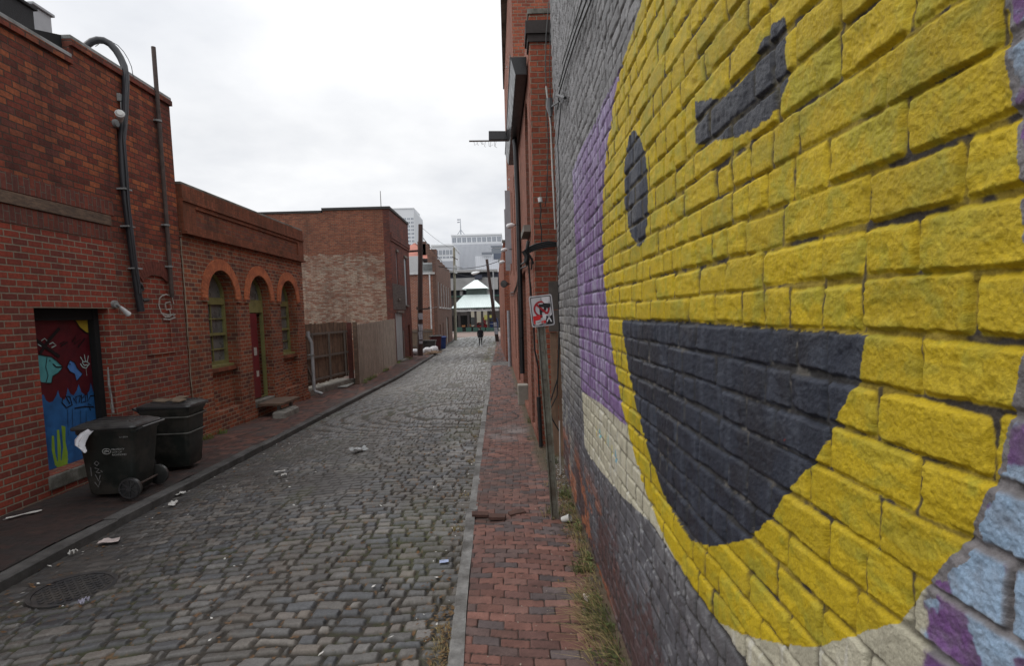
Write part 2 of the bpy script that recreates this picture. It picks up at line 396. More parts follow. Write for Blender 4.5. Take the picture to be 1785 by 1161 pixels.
# brick pavements
def pavers(name, Ys, ncol, lf, rf, zf, seed, pal, dark=0.):
    t = np.linspace(0, 1, ncol)[None, :]; Y = np.repeat(Ys[:, None], ncol, 1); X = lf(Y)*(1-t)+rf(Y)*t
    wy = (fbm(X*.8, Y*.8, seed, 3)-.5)*.10+.16*X+.05*np.sin(Y*.7); wx = (fbm(X*.6, Y*.6, seed+2, 3)-.5)*.06
    c = cells(X+wx, Y+wy, .205, .1035, seed+4, ju=.07, jv=.05, jo=.12)
    d = rdist(c['du'], c['dv'], .010)+(fbm(X*30, Y*30, seed+8, 3)-.5)*.004
    top = sstep(.000, .010, d); h = top*.010+(c['r'][0]-.5)*.009+c['cu']*(c['r'][1]-.5)*.012+c['cv']*(c['r'][2]-.5)*.010
    h = h+(fbm(X*1.2, Y*1.2, seed+9, 3)-.5)*.05+(fbm(X*60, Y*60, seed+11, 2)-.5)*.0022
    pal = np.array(pal); base = pal[(c['r'][3]*(len(pal)-.01)).astype(int)]*(.75+.5*c['r'][4])[..., None]
    base = base*(.7+.6*fbm(X*12, Y*12, seed+13, 4))[..., None]
    gm = sstep(.0005, .005, d); dirt = PX((.024, .019, .016))*(.5+fbm(X*30, Y*30, seed+14, 2))[..., None]
    col = base*gm[..., None]+dirt*(1-gm)[..., None]
    so = sstep(.50, .68, fbm(X*1.0+7, Y*.8, seed+15, 5)); col = mixc(col, (.075, .06, .055), so*.45)
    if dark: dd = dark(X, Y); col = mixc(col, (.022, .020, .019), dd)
    Z = zf(X, Y)+h*sstep(60, 15, Y)
    return X, Y, Z, col, gm, c
MPAV = vcolmat('paving_brick', rough=.8, fine=90, famt=.4, bmp=.0015, bscale=200, spec=.3)
pr_ = [(.155, .075, .060), (.130, .068, .058), (.18, .088, .070), (.105, .070, .064), (.15, .080, .066), (.09, .070, .069)]
def rp(name, Ys, nc, right):
    X, Y, Z, col, gm, c = pavers(name, Ys, nc, lambda Y: KR(Y)+.10, right, lambda X, Y: gn(Y)-.012+.01*np.clip((X+.4)/1.1, 0, 1), 201, pr_)
    # a sunk patch with loose bricks, frosty grey patch further on, soil along the wall
    pt = np.exp(-(((X+.27)/.24)**2+((Y-6.35)/.22)**2)**2); Z = Z-pt*.030; col = mixc(col, (.05, .035, .028), pt*.55)
    gp = np.exp(-(((X+.10)/.42)**2+((Y-11.2)/.75)**2)**2); col = mixc(col, (.26, .245, .24), gp*.55*(.4+.6*gm)*sstep(.3, .6, fbm(X*3, Y*3, 5, 4)))
    ed = sstep(.20, .03, (np.where(Y < 8.2, .70, R1X(Y))-X)+.16*(fbm(X*3, Y*2.4, 7, 4)-.5)); col = mixc(col, (.075, .062, .038), ed*.8); Z = Z+ed*.012
    return tag(gridmesh(name, np.stack([X, Y, Z], -1), np.concatenate([col, col[..., :1]*0+1], -1), MPAV), kind='structure')
def R1X(Y): return .6656-.022*Y
rp('pavement', persp_rows(1.3, 28.25, .85), 260, lambda Y: 0*Y+.85)
rp('pavement', persp_rows(30.95, 80, .9), 60, lambda Y: 0*Y+.9)
pl_ = [(.085, .038, .030), (.105, .045, .034), (.07, .04, .035), (.12, .055, .040), (.06, .04, .036)]
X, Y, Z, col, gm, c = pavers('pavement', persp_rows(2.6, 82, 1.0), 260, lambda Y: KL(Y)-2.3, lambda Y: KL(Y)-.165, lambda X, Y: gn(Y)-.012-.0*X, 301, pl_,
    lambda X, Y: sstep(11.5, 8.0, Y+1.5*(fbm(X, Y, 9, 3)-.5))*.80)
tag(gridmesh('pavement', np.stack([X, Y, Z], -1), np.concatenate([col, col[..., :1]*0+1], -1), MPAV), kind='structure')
# ============================================================ THE PAINTED WALL
WX = .72
def W2(u, v): p = AX(u, v, WX); return (p.y, p.z)
def Wp(l): return [W2(u, v) for u, v in l]
YEL = Wp([(1120, 0), (1104, 55), (1085, 112), (1070, 180), (1060, 250), (1052, 330), (1050, 400), (1052, 480), (1060, 555), (1070, 620), (1085, 705), (1108, 795), (1130, 870), (1165, 950), (1205, 1020), (1250, 1085), (1300, 1108),
          (1365, 1125), (1430, 1130), (1500, 1105), (1560, 1085), (1625, 1008), (1690, 930), (1728, 830), (1752, 715), (1782, 590), (1778, 400), (1762, 250), (1742, 100), (1734, 0)])
YEL += [(.87, 2.95), (.98, 3.25), (1.2, 3.6), (1.6, 4.05), (2.0, 4.25), (2.5, 4.3), (2.9, 4.15)]
MOUTH = Wp([(1083, 558), (1130, 558), (1200, 562), (1300, 570), (1400, 578), (1503, 583), (1490, 660), (1452, 740), (1420, 800), (1375, 850), (1340, 905), (1300, 940), (1272, 948), (1240, 953), (1208, 943), (1170, 890), (1140, 815), (1112, 715), (1092, 630)])
EYE_ = Wp([(1106, 225), (1118, 240), (1127, 275), (1129, 330), (1128, 385), (1122, 420), (1113, 431), (1102, 415), (1094, 395), (1089, 350), (1088, 300), (1092, 260), (1098, 235)])
BROW = Wp([(1211, 176), (1230, 173), (1250, 171), (1268, 160), (1285, 146), (1300, 126), (1314, 100), (1325, 72), (1338, 48), (1352, 34), (1364, 28), (1368, 80), (1368, 140), (1356, 178), (1338, 206), (1314, 224), (1285, 238), (1250, 243), (1228, 258), (1211, 250)])
PUR = Wp([(996, 300), (1010, 262), (1040, 205), (1085, 112), (1150, 300), (1150, 600), (1092, 742), (1050, 705), (1012, 682), (1005, 470)])
CRM = Wp([(1014, 684), (1050, 705), (1092, 742), (1200, 700), (1400, 900), (1700, 1000), (1785, 1161), (1900, 1400), (1420, 1290), (1302, 1155), (1250, 1080), (1203, 1010), (1136, 912), (1075, 853), (1030, 800), (1019, 778)])
cols_dx = list(np.arange(575, 150, -1.0))+list(np.arange(150, 46.5, -.4)); Yc = [.30, .38, .46, .54, .60, .65, .69]+[574*WX/d for d in cols_dx if 574*WX/d > .7]+[9.0]
Yc = np.array(Yc)*8.1/9.0*1.0; Yc = Yc[(Yc <= 8.101)]; Yc[-1] = 8.1
tv = np.linspace(0, 1, 620); 
lo = np.maximum(-.12, EYE-.78*Yc-.05); hi = np.minimum(EYE+.64*Yc+.1, 7.35)
Zm = lo[None, :]+(hi-lo)[None, :]*tv[:, None]
tl = np.linspace(0, 1, 14)[:-1]; Zl = -.12+(lo+.12)[None, :]*tl[:, None]
tu = np.linspace(0, 1, 26)[1:]; Zu = hi[None, :]+(7.4-hi)[None, :]*tu[:, None]
Zg = np.concatenate([Zl, Zm, Zu], 0); Yg = np.repeat(Yc[None, :], Zg.shape[0], 0)
Yg = Yg+.11*Zg*sstep(4.0, 8.1, Yg)
PIT, LEN, PH = .108, .30, W2(1083, 556)[1]
zz = Zg-PH+(fbm(Yg*1.3, Zg*1.3, 400, 3)-.5)*.022; yy = Yg+(fbm(Yg*2, Zg*2, 403, 3)-.5)*.03
c = cells(yy, zz, LEN, PIT, 411, bond=.5, ju=.34, jv=.10, jo=.25)
r = c['r']; half = r[5] > .60     # some stretchers are two headers
hd = np.abs(c['cu'])*LEN; c['du'] = np.where(half, np.minimum(c['du'], hd), c['du'])-.0030-.0080*sstep(.9, 4.0, Yg)
fq = .15+.85*sstep(5.5, 1.5, Yg)
fine = (fbm(Yg*60, Zg*60, 420, 4)-.5)*fq; med = (fbm(Yg*16, Zg*16, 425, 4)-.5)*fq
d = rdist(c['du'], c['dv'], .012)+med*.007+fine*.006
ed = .0005+.004*r[4]
top = sstep(ed*.2, ed+.008, d)
mort = (fbm(Yg*7, Zg*9, 430, 4)-.5)
fill = sstep(.0, .12, mort)       # joints smeared full of old paint here and there
h = top*(.0105+.0045*r[0])+(1-top)*fill*.006+c['cu']*(r[1]-.5)*.008+c['cv']*(r[2]-.5)*.006
h = h-sstep(.55, .75, fbm(Yg*9+5, Zg*11, 440, 4))*top*.0045
h = h+med*.0026*(.4+top)+fine*.0036+(fbm(Yg*150, Zg*150, 445, 2)-.5)*.0034
h = h+(fbm(Yg*.8, Zg*.8, 448, 2)-.5)*.03
gm = sstep(-.001, .006, d)
# colours -----------------------------------------------------
jy = (fbm(Yg*38, Zg*38, 460, 3)-.5); jz = (fbm(Yg*38+50, Zg*38, 461, 3)-.5)
def inm(poly, a=.009): return pip(poly, Yg+jy*a, Zg+jz*a)*1.0
N1 = fbm(Yg*3, Zg*3, 470, 5); N2 = fbm(Yg*12, Zg*12, 471, 4); N3 = fbm(Yg*35, Zg*35, 472, 3); Nv = fbm(Yg*30, Zg*4, 473, 4)
grey = PX((.165, .163, .166))*(.75+.5*N2)[..., None]*(.75+.5*r[3])[..., None]
# older coats under the mural: blue grey, white chips, bare brick low down
low = sstep(1.55, .9, Zg+.35*(N1-.5)+.0*Yg)
bg = PX((.095, .095, .108))*(.5+.95*N2)[..., None]; grey = grey*(1-low)[..., None]+bg*low[..., None]
chip = sstep(.60, .68, N3)*sstep(.4, .62, N2); grey = mixc(grey, (.36, .37, .38), chip*.45)
bk = sstep(.50, .58, N1*.5+N3*.35+N2*.15+.16*sstep(.9, .15, Zg)-.05)*sstep(1.05, .6, Zg)
grey = mixc(grey, (.070, .032, .032), bk*.8)
red = sstep(.47, .53, fbm(Yg*2.5, Zg*5, 480, 4)+.12*sstep(5.2, 6.8, Yg)-.08)*sstep(.85, .45, Zg)*sstep(3.6, 5.0, Yg); grey = mixc(grey, (.30, .105, .05), red*.85)
pal2 = fbm(Yg*4, Zg*4, 485, 4); grey = mixc(grey, (.31, .30, .27), sstep(.5, .6, pal2)*sstep(6.2, 7.6, Yg)*sstep(3.2, 1.5, Zg)*.6)
gapc = PX((.045, .042, .041))*(.5+N3)[..., None]
col = grey*gm[..., None]+gapc*(1-gm)[..., None]
# cream band
m_ = inm(CRM); pc = PX((.43, .405, .31))*(.75+.45*N2)[..., None]; pg = PX((.20, .185, .14))*(.6+.7*N3)[..., None]
cc = pc*gm[..., None]+pg*(1-gm)[..., None]; cc = mixc(cc, (.58, .57, .52), sstep(.62, .7, Nv)*.5); col = col*(1-m_)[..., None]+cc*m_[..., None]
# purple field, lavender towards its top, light drips
m_ = inm(PUR); up = sstep(3.0, 5.0, Zg+.5*(N1-.5)); pc = PX((.165, .098, .225))*(1-up)[..., None]+PX((.33, .30, .44))*up[..., None]
pc = pc*(.7+.55*N2)[..., None]; pc = mixc(pc, (.40, .38, .50), sstep(.52, .70, Nv)*.6); pg = PX((.08, .065, .095))
cc = pc*gm[..., None]+pg*(1-gm)[..., None]; m_ = m_*(1-.75*sstep(.3, .8, up)*sstep(.5, .6, N3)); col = col*(1-m_)[..., None]+cc*m_[..., None]
# right of the face: pale blue and violet bricks on bare grey
rt = (Yg < 1.25)*(1-pip([(y_, z_) for y_, z_ in YEL], Yg, Zg)*1.0)*(Yg < 1.3)
bl = PX((.27, .385, .53))*(.75+.5*N2)[..., None]; vi = PX((.13, .055, .18))*(.7+.6*N3)[..., None]
vm = sstep(.44, .49, fbm(Yg*11, Zg*11, 490, 5)+.25*sstep(2.6, 3.0, Zg)+.03*(r[2]-.5)); bb = bl*(1-vm)[..., None]+vi*vm[..., None]
keep = sstep(.004, .016, d+.006*(N3-.5)); gg = PX((.17, .16, .165))*(.6+.8*N3)[..., None]
bare = sstep(.72, .76, N1*.5+r[3]*.5)
cc = bb*(keep*(1-bare))[..., None]+gg*(1-keep*(1-bare))[..., None]
# the face is cut in over a bare grey margin a few centimetres wide
cen = (np.mean([p[0] for p in YEL[:30]]), np.mean([p[1] for p in YEL[:30]]))
YELm = [(cen[0]+(p[0]-cen[0])*1.0-(.010 if p[0] < 1.1 else .0), p[1]-(.016 if p[1] < 2 else 0)) for p in YEL]
mar = pip(YELm, Yg+jy*.03, Zg+jz*.03)*1.0; cc = cc*(1-mar)[..., None]+gg*mar[..., None]
rt = rt*(1-inm(CRM)*sstep(.965, .985, Yg+jy*.05)); col = col*(1-rt)[..., None]+cc*rt[..., None]
# yellow face
m_ = inm(YEL); y1 = PX((.48, .345, .008)); y2 = PX((.34, .285, .018)); y3 = PX((.52, .39, .03))
ol = sstep(.50, .68, fbm(Yg*6, Zg*6, 500, 4)*.6+N3*.4+.10*(r[3]-.5)); yc = y1*(1-ol)[..., None]+y2*ol[..., None]; yc = mixc(yc, y3, sstep(.6, .7, N2)*.4)
yc = yc*(.82+.30*N3)[..., None]*(.88+.2*r[4])[..., None]
og = sstep(.56, .70, fbm(Yg*9, Zg*22, 505, 4)); yc = mixc(yc, (.27, .26, .03), og*.35)
fb = sstep(-.002, .003, d+.008*(fbm(Yg*8, Zg*8, 510, 3)-.5)); gy = PX((.24, .175, .02))*(.6+.8*N3)[..., None]; gk = PX((.045, .038, .034))
raw = sstep(.56, .64, fbm(Yg*10, Zg*10, 515, 4)-.5*mort); raw = np.maximum(raw, sstep(.004, -.001, c['du'])*sstep(.25, .5, r[2])*.85); gy = gy*(1-raw)[..., None]+gk*raw[..., None]
cc = yc*fb[..., None]+gy*(1-fb)[..., None]; col = col*(1-m_)[..., None]+cc*m_[..., None]
# eye, brow, mouth in blue black
for pl, soft in ((EYE_, .022), (BROW, .018), (MOUTH, .012)):
    m_ = inm(pl, soft); ky = PX((.023, .028, .043))*(.7+.55*N2)[..., None]; ky = mixc(ky, (.047, .055, .075), sstep(.50, .66, Nv)*.6)
    ky = mixc(ky, (.017, .018, .024), sstep(.5, .6, N1)*.6)
    kg = PX((.030, .029, .030))*(.6+.8*N3)[..., None]; kg = mixc(kg, (.13, .12, .105), sstep(.54, .66, N3)*sstep(.42, .55, N1)*.8)
    if pl is EYE_ or pl is BROW: m_ = m_*(.82+.18*gm)
    cc = ky*fb[..., None]+kg*(1-fb)[..., None]; col = col*(1-m_)[..., None]+cc*m_[..., None]
# small coloured daubs on the cream band, spray flecks
for (u, v, cl) in ((1040, 752, (.5, .42, .05)), (1046, 757, (.1, .35, .38)), (1055, 762, (.5, .42, .05)), (1061, 770, (.1, .35, .38)), (1068, 786, (.45, .42, .08)), (1075, 796, (.1, .3, .4)), (1366, 768, (.45, .04, .02))):
    py, pz = W2(u, v); mm = sstep(1, .6, ((Yg-py)/(.022 if u < 1300 else .006))**2+((Zg-pz)/(.055 if u < 1300 else .003))**2+jy*1.2); col = mixc(col, cl, mm*.8)
rgh = np.clip(.62+.25*(1-gm)+.2*(N2-.5), .3, 1)
wl = gm*0
dark_ = sstep(.16, .05, col.max(-1)); rgh = np.clip(rgh-.22*dark_*gm*sstep(.4, .6, N1), .3, 1)
MMUR = vcolmat('painted_masonry', fine=130, famt=.4, bmp=.0040, bscale=170, spec=.38, rough_attr=True)
mural = thing('painted_wall', 'painted brick side wall with yellow winking smiley face mural at right', 'wall', (WX, 4, 0))
P = np.stack([WX-h-0*h+.012, Yg, Zg], -1)[:, ::-1]; Cc = np.concatenate([col, rgh[..., None]], -1)[:, ::-1]
P = P-np.array([WX, 4, 0]); o = gridmesh('mural_face', P, Cc, MMUR, mural); ORG[o.name] = V(WX, 4, 0)
b = MB(); b.prism([(WX+.03, .30, -.2), (WX+.03, 8.085, -.2), (WX+.03, 8.085+.11*7.4, 7.38), (WX+.03, .30, 7.38)], (5.5, 0, 0))
b.build('wall_core', mat('old_grey_masonry', (.2, .19, .185), .9, .3, 6, bmp=.006), mural)
b = MB(); b.box(WX-.04, WX+.35, .3, 8.95, 7.38, 7.46); b.build('coping', kst, mural, bevel=.01)
# ============================================================ LEFT SIDE
LX = -6.27
mort = (.29, .24, .18)
MB1 = brick('old_dark_red_brick', [(0.152, 0.045, 0.032), (0.259, 0.064, 0.040), (0.333, 0.082, 0.044), (0.198, 0.064, 0.050), (0.424, 0.126, 0.056)], (0.098, 0.081, 0.063), .088, .225, .008, .55, (.035, .024, .022), .7, bmp=.02, distort=.02)
MB1b = brick('clean_red_brick', [(0.284, 0.060, 0.040), (0.341, 0.072, 0.045), (0.312, 0.062, 0.040), (0.185, 0.052, 0.041)], mort, .088, .235, .011, .25, (.05, .025, .02), .4, bmp=.012, distort=.007)
MB1c = brick('mixed_red_brick', [(0.237, 0.056, 0.039), (0.307, 0.069, 0.044), (0.140, 0.051, 0.048), (0.335, 0.079, 0.046)], mort, .088, .225, .010, .4, (.05, .03, .026), .8, bmp=.014, distort=.010)
MSOL = brick('soldier_brick', [(0.203, 0.057, 0.041), (0.265, 0.072, 0.048), (0.156, 0.057, 0.046)], (0.172, 0.138, 0.109), .088, .235, .008, .5, (.05, .03, .026), .8, soldier=True, bmp=.014)
MB2 = brick('orange_red_brick', [(0.312, 0.085, 0.043), (0.386, 0.106, 0.053), (0.238, 0.068, 0.042), (0.416, 0.127, 0.061), (0.149, 0.059, 0.047)], (0.380, 0.299, 0.207), .088, .225, .010, .45, (.055, .028, .022), .6, bmp=.014, distort=.010)
MB2s = brick('red_brown_soldier_brick', [(0.250, 0.079, 0.041), (0.312, 0.100, 0.055), (0.203, 0.072, 0.041)], (0.172, 0.098, 0.063), .088, .235, .005, .6, (.07, .035, .022), .9, soldier=True, bmp=.010)
MARCH = mat('orange_rubbed_brick', (.46, .145, .062), .85, .22, 9, bmp=.006, stain=(.30, .09, .045), stainscale=3)
MBLK = mat('black_void_and_trim', (.012, .012, .013), .9, .3, 5)  # black trim; also paints the unlit dark of openings
MBOARD = mat('weathered_timber', (.15, .10, .07), .9, .3, 6, bmp=.004, streak=((.07, .05, .04), (1, 8, 30)))
ZINC = mat('zinc', (.30, .31, .31), .5, .25, 4, bmp=.001, stain=(.14, .14, .13), stainscale=2)
OLIVE = mat('olive_paint', (.235, .225, .085), .55, .2, 8, stain=(.15, .14, .06), stainscale=4)
GLASS = mat('old_window_glass', (.055, .058, .058), .16, .3, 2.5, spec=.7)
GLASSL = mat('dusty_window_glass', (.13, .135, .13), .3, .35, 3, spec=.6)
WHITE = mat('white_paint', (.62, .63, .64), .55, .15, 6, stain=(.42, .42, .40), stainscale=3)
BLACKP = mat('black_plastic', (.016, .017, .018), .42, .3, 8, bmp=.0008, spec=.45)
CONC = mat('concrete', (.20, .19, .17), .9, .25, 5, bmp=.004, stain=(.09, .085, .07), stainscale=2)
IRON = mat('rusty_iron', (.075, .055, .048), .7, .4, 8, bmp=.002)
SPRAYW = mat('white_spray', (.40, .39, .36), .7, .4, 30)
def at(u, v, X=LX): return AX(u, v, X)
# ---------------------------------------------------- building with the painted door
yE = at(304, 300).y
b1 = thing('brick_building', 'dark red brick building at left with painted door and cables', 'building', (LX, 7.5, 0))
zt = at(304, 178).z; zl = at(0, 15).z; yst = at(118, 55).y; z2 = zt+.02
dTL, dBR = at(57, 535), at(187, 536); DY0, DY1, DZ1, DZ0 = 7.62, 9.02, 2.54, .27
BX0, BX1, BZ = 3.0, 9.28, 3.86     # newer panel under the beam
outer = [(2.5, -.3), (yE, -.3), (yE, z2), (yst, z2), (yst, zl-.05), (2.5, zl-.05)]
hole = [(DY0, DZ0), (DY1, DZ0), (DY1, DZ1), (DY0, DZ1)]
low_ = [(2.5, -.3), (9.28, -.3), (9.28, 3.60), (2.5, 3.60)]
up_ = [(9.28, -.3), (yE, -.3), (yE, z2), (yst, z2), (yst, zl-.05), (2.5, zl-.05), (2.5, 3.60), (9.28, 3.60)]
# blocked window niche (segmental head)
nz0, nz1, ny0, ny1 = at(285, 608).z, at(268, 480).z, 9.96, 10.66
nic = [(ny0, nz0), (ny1, nz0), (ny1, nz1-.12)]+[(10.31+.35*math.cos(a), nz1-.12+.12*math.sin(a)) for a in [math.pi*k/8 for k in range(1, 8)]]+[(ny0, nz1-.12)]
hol2 = [(at(200, 182).y, 5.28), (at(200, 182).y+.16, 5.28), (at(200, 182).y+.16, 5.46), (at(200, 182).y, 5.46)]
zsp = at(300, 330).z
U, W, N = (0, 1, 0), (0, 0, 1), (1, 0, 0)
b = MB(); b.wall((LX, 0, 0), U, W, N, .35, low_, [hole]); b.build('lower_wall', MB1b, b1)
b = MB(); b.wall((LX-.004, 0, 0), U, W, N, .35, [(9.282, -.3), (yE, -.3), (yE, 3.6), (9.282, 3.6)], [nic]); b.build('pier_wall', MB1c, b1)
b = MB(); b.wall((LX-.002, 0, 0), U, W, N, .35, [(2.5, 3.602), (yE, 3.602), (yE, z2-.15), (yst, z2-.15), (yst, zl-.2), (2.5, zl-.2)], [hol2]); b.box(LX-10, LX-.36, yE-.3, yE-.002, -.3, z2-.3); b.build('upper_wall', MB1, b1)
b = MB(); b.box(LX-.34, LX-.03, ny0-.01, ny1+.01, nz0-.01, nz1+.01); b.build('blocked_window', MB1b, b1)
b = MB(); b.box(LX-.02, LX+.02, ny0-.04, ny1+.06, nz0-.09, nz0-.005); b.build('window_sill', MB1c, b1)
# segmental brick arch over it
def archring(mb, X, yc, zc, r0, r1, a0, a1, x0, n=18, vous=False):
    for k in range(n):
        p, q = a0+(a1-a0)*k/n, a0+(a1-a0)*(k+1)/n
        if vous: p += .006; q -= .006
        mb.prism([(X, yc+r*math.cos(a), zc+r*math.sin(a)) for r, a in ((r0, p), (r1, p), (r1, q), (r0, q))], (x0, 0, 0))
b = MB(); archring(b, LX-.02, 10.31, nz1-.55, .56, .80, math.radians(48), math.radians(132), .032, 14, True); b.build('window_arch', mat('arch_brick', (.15, .045, .032), .9, .35, 14, bmp=.006), b1)
# painted niche edge, white line as in the photograph is pale mortar
b = MB(); b.tube([(LX+.0, 10.31+.37*math.cos(a), nz1-.13+.14*math.sin(a)) for a in [math.pi*k/12 for k in range(13)]], .009, 5); b.build('pale_mortar', mat('lime', (.34, .29, .22), .9), b1)
# corbel courses and coping
for (ya, yb, zz) in ((2.5, yst+.0, zl-.2), (yst+.0, yE+.02, z2-.15)):
    b = MB(); b.box(LX-.35, LX+.045, ya, yb, zz, zz+.09); b.build('corbel_course', MB1, b1)
    b = MB(); b.box(LX-.40, LX+.03, ya, yb, zz+.092, zz+.15); b.build('coping', ZINC, b1, bevel=.008)
b = MB(); b.prism([(LX-.1, yst-.9, zl-.06), (LX-.1, yst+.02, zl-.06), (LX-.1, yst+.02, z2), ], (-.5, 0, 0)); b.build('flashing', MBLK, b1)
# timber beam with soldier courses
pb = at(192, 388); bz = 3.86
b = MB(); b.box(LX-.1, LX+.03, 3, 9.24, bz-.02, bz+.14); b.build('timber_beam', MBOARD, b1, bevel=.008)
b = MB(); b.box(LX-.1, LX+.012, 3, 9.34, bz+.155, bz+.38); b.build('soldier_course', MSOL, b1)
b = MB(); b.box(LX-.1, LX+.010, 3, 9.27, bz-.255, bz-.035); b.build('soldier_course', MSOL, b1)
# pale mortar seam at the joint of the two buildings
rs = random.Random(3)
b = MB(); b.tube([(LX+.004, yE+.04+rs.uniform(-.012, .012), z) for z in np.arange(-.1, 4.0, .25)], [rs.uniform(.003, .010) for _ in range(17)], 6); b.build('mortar_seam', mat('lime', (.34, .29, .22), .9), b1)
# roof
b = MB(); b.box(LX-10, LX-.35, 2.5, yE-.31, 5.6, 5.8); b.build('roof', mat('bitumen', (.05, .05, .05), .9), b1)
# door: jambs, sill, painted panel
DX = LX-.25
b = MB(); b.box(DX-.05, LX+.03, DY0-.03, DY1+.05, DZ0-.20, DZ0-.005); b.build('door_sill', CONC, b1, bevel=.02)
b = MB(); b.box(DX-.02, DX+.10, DY1-.11, DY1-.005, DZ0, DZ1-.002); b.box(DX-.02, DX+.08, DY0+.003, DY1-.112, DZ1-.17, DZ1-.002); b.build('door_frame', MBLK, b1, bevel=.004)
DRED = mat('dark_red_paint', (.095, .008, .014), .5, .25, 5, stain=(.06, .006, .012), stainscale=3); DBLUE = mat('sea_blue_paint', (.025, .115, .30), .5, .3, 4, stain=(.02, .08, .22), stainscale=3)
TEAL = mat('teal_paint', (.08, .30, .32), .55, .2, 6); DYEL = mat('sun_yellow_paint', (.42, .30, .03), .55, .2, 6); SKYB = mat('fish_blue_paint', (.07, .19, .48), .55, .2, 6)
LIME = mat('weed_green_paint', (.22, .36, .04), .55, .2, 6); INK = mat('black_ink', (.006, .006, .008), .5); WSP = mat('pale_spray', (.38, .52, .50), .6)
d = MB(); d.box(DX-.05, DX, DY0-.12, DY1+.0, DZ0, DZ1-.0)
def dp(l, dx): return [at(u, v, DX+dx) for u, v in l]
def clipdoor(P): return [V(p.x, min(max(p.y, DY0-.1), DY1-.115), min(max(p.z, DZ0+.002), DZ1-.175)) for p in P]
def decal(l, dx, mi): d.mi = mi; P_ = clipdoor(dp(l, dx)); d.prism(P_, (.0015, 0, 0))
def ink(l, w, dx, mi): d.mi = mi; d.ribbon(clipdoor(dp(l, dx)), w, (1, 0, 0))
decal([(60, 700), (66, 690), (76, 688), (80, 698), (86, 702), (92, 700), (98, 690), (101, 680), (104, 692), (112, 698), (116, 688), (118, 676), (122, 686), (128, 690), (134, 680), (137, 670), (142, 684), (150, 690), (156, 680), (158, 668), (163, 684), (172, 684), (180, 688), (184, 800), (184, 830), (60, 840)], .002, 1)
decal([(128, 545), (160, 545), (166, 560), (165, 575), (160, 581), (150, 580), (140, 572), (132, 560)], .002, 2)
decal([(58, 632), (68, 618), (78, 620), (90, 622), (100, 630), (110, 640), (102, 650), (92, 656), (90, 668), (82, 668), (72, 666), (60, 660)], .002, 3)
decal([(117, 640), (122, 628), (130, 632), (135, 642), (144, 652), (134, 664), (130, 652), (122, 648)], .002, 4)
for l in ([(90, 760), (94, 760), (96, 790), (102, 812), (96, 812), (90, 785)], [(99, 750), (103, 749), (106, 780), (106, 812), (101, 812)], [(107, 742), (114, 744), (114, 770), (118, 790), (118, 812), (106, 812), (110, 780)]): decal(l, .004, 5)
decal([(96, 806), (119, 800), (116, 812), (107, 816), (99, 815)], .006, 5)
for l, w in (([(60, 590), (75, 602), (104, 622)], .05), ([(104, 572), (86, 592), (70, 616)], .05), ([(104, 600), (112, 594), (106, 604), (118, 596)], .02), ([(126, 596), (132, 585), (130, 600), (140, 592), (136, 606), (148, 590)], .022),
             ([(68, 618), (78, 620), (90, 622), (100, 630), (110, 640), (102, 650), (92, 656), (90, 668), (82, 668)], .014), ([(92, 634), (98, 640), (109, 640)], .018), ([(82, 622), (80, 640), (84, 655), (80, 668)], .012), ([(86, 628), (88, 629)], .02),
             ([(117, 640), (122, 628), (130, 632), (135, 642), (144, 652), (134, 664), (130, 652), (122, 648), (117, 640)], .014), ([(121, 634), (123, 635)], .02), ([(128, 545), (132, 560), (140, 572), (150, 580), (160, 581)], .02),
             ([(110, 692), (108, 702), (116, 711), (126, 706), (122, 692), (114, 690), (122, 704)], .02), ([(128, 694), (134, 704), (132, 692), (140, 690), (138, 702)], .018), ([(142, 688), (142, 702), (150, 700), (148, 688), (144, 694)], .018), ([(152, 686), (153, 700), (158, 690), (164, 690), (170, 684), (170, 700)], .018),
             ([(130, 712), (148, 709), (164, 710), (154, 704), (158, 716)], .02), ([(118, 714), (119, 760)], .006), ([(126, 712), (127, 745)], .006), ([(140, 716), (141, 770)], .006), ([(150, 716), (151, 750)], .006)): ink(l, w, .009, 6)
for l, w in (([(140, 622), (146, 632)], .012), ([(147, 618), (149, 630)], .012), ([(154, 620), (152, 632)], .012), ([(140, 634), (144, 640), (150, 642), (156, 634), (150, 630), (143, 632), (147, 637), (153, 636)], .016), ([(150, 642), (151, 655)], .005), ([(72, 594), (78, 590), (82, 594)], .012), ([(86, 600), (92, 597), (98, 602), (90, 606)], .012), ([(66, 600), (72, 604)], .012)): ink(l, w, .011, 7)
d.build('painted_door', [DRED, DBLUE, DYEL, TEAL, SKYB, LIME, INK, WSP], b1, fix=False)
b = MB(); b.mi = 0
for l in ([(278, 520), (283, 515), (290, 513), (300, 517), (303, 530)], [(278, 520), (277, 532), (281, 545), (288, 552), (297, 552)], [(288, 528), (297, 526), (299, 538), (290, 540), (288, 528)], [(283, 546), (292, 549), (306, 548)], [(285, 556), (296, 557), (306, 553)], [(296, 540), (298, 552)], [(302, 546), (304, 554)]):
    b.ribbon([at(u, v, LX+.006) for u, v in l], .024, (1, 0, 0))
b.build('spray_tag', SPRAYW, b1, fix=False)
b = MB(); b.tube([at(188, 640, LX+.01), at(190, 672, LX+.012), at(194, 690, LX+.01), at(197, 720, LX+.012)], [.008, .018, .012, .02], 6); b.build('peeling_paint', mat('grimy_white', (.24, .23, .22), .8, .4, 30), b1)
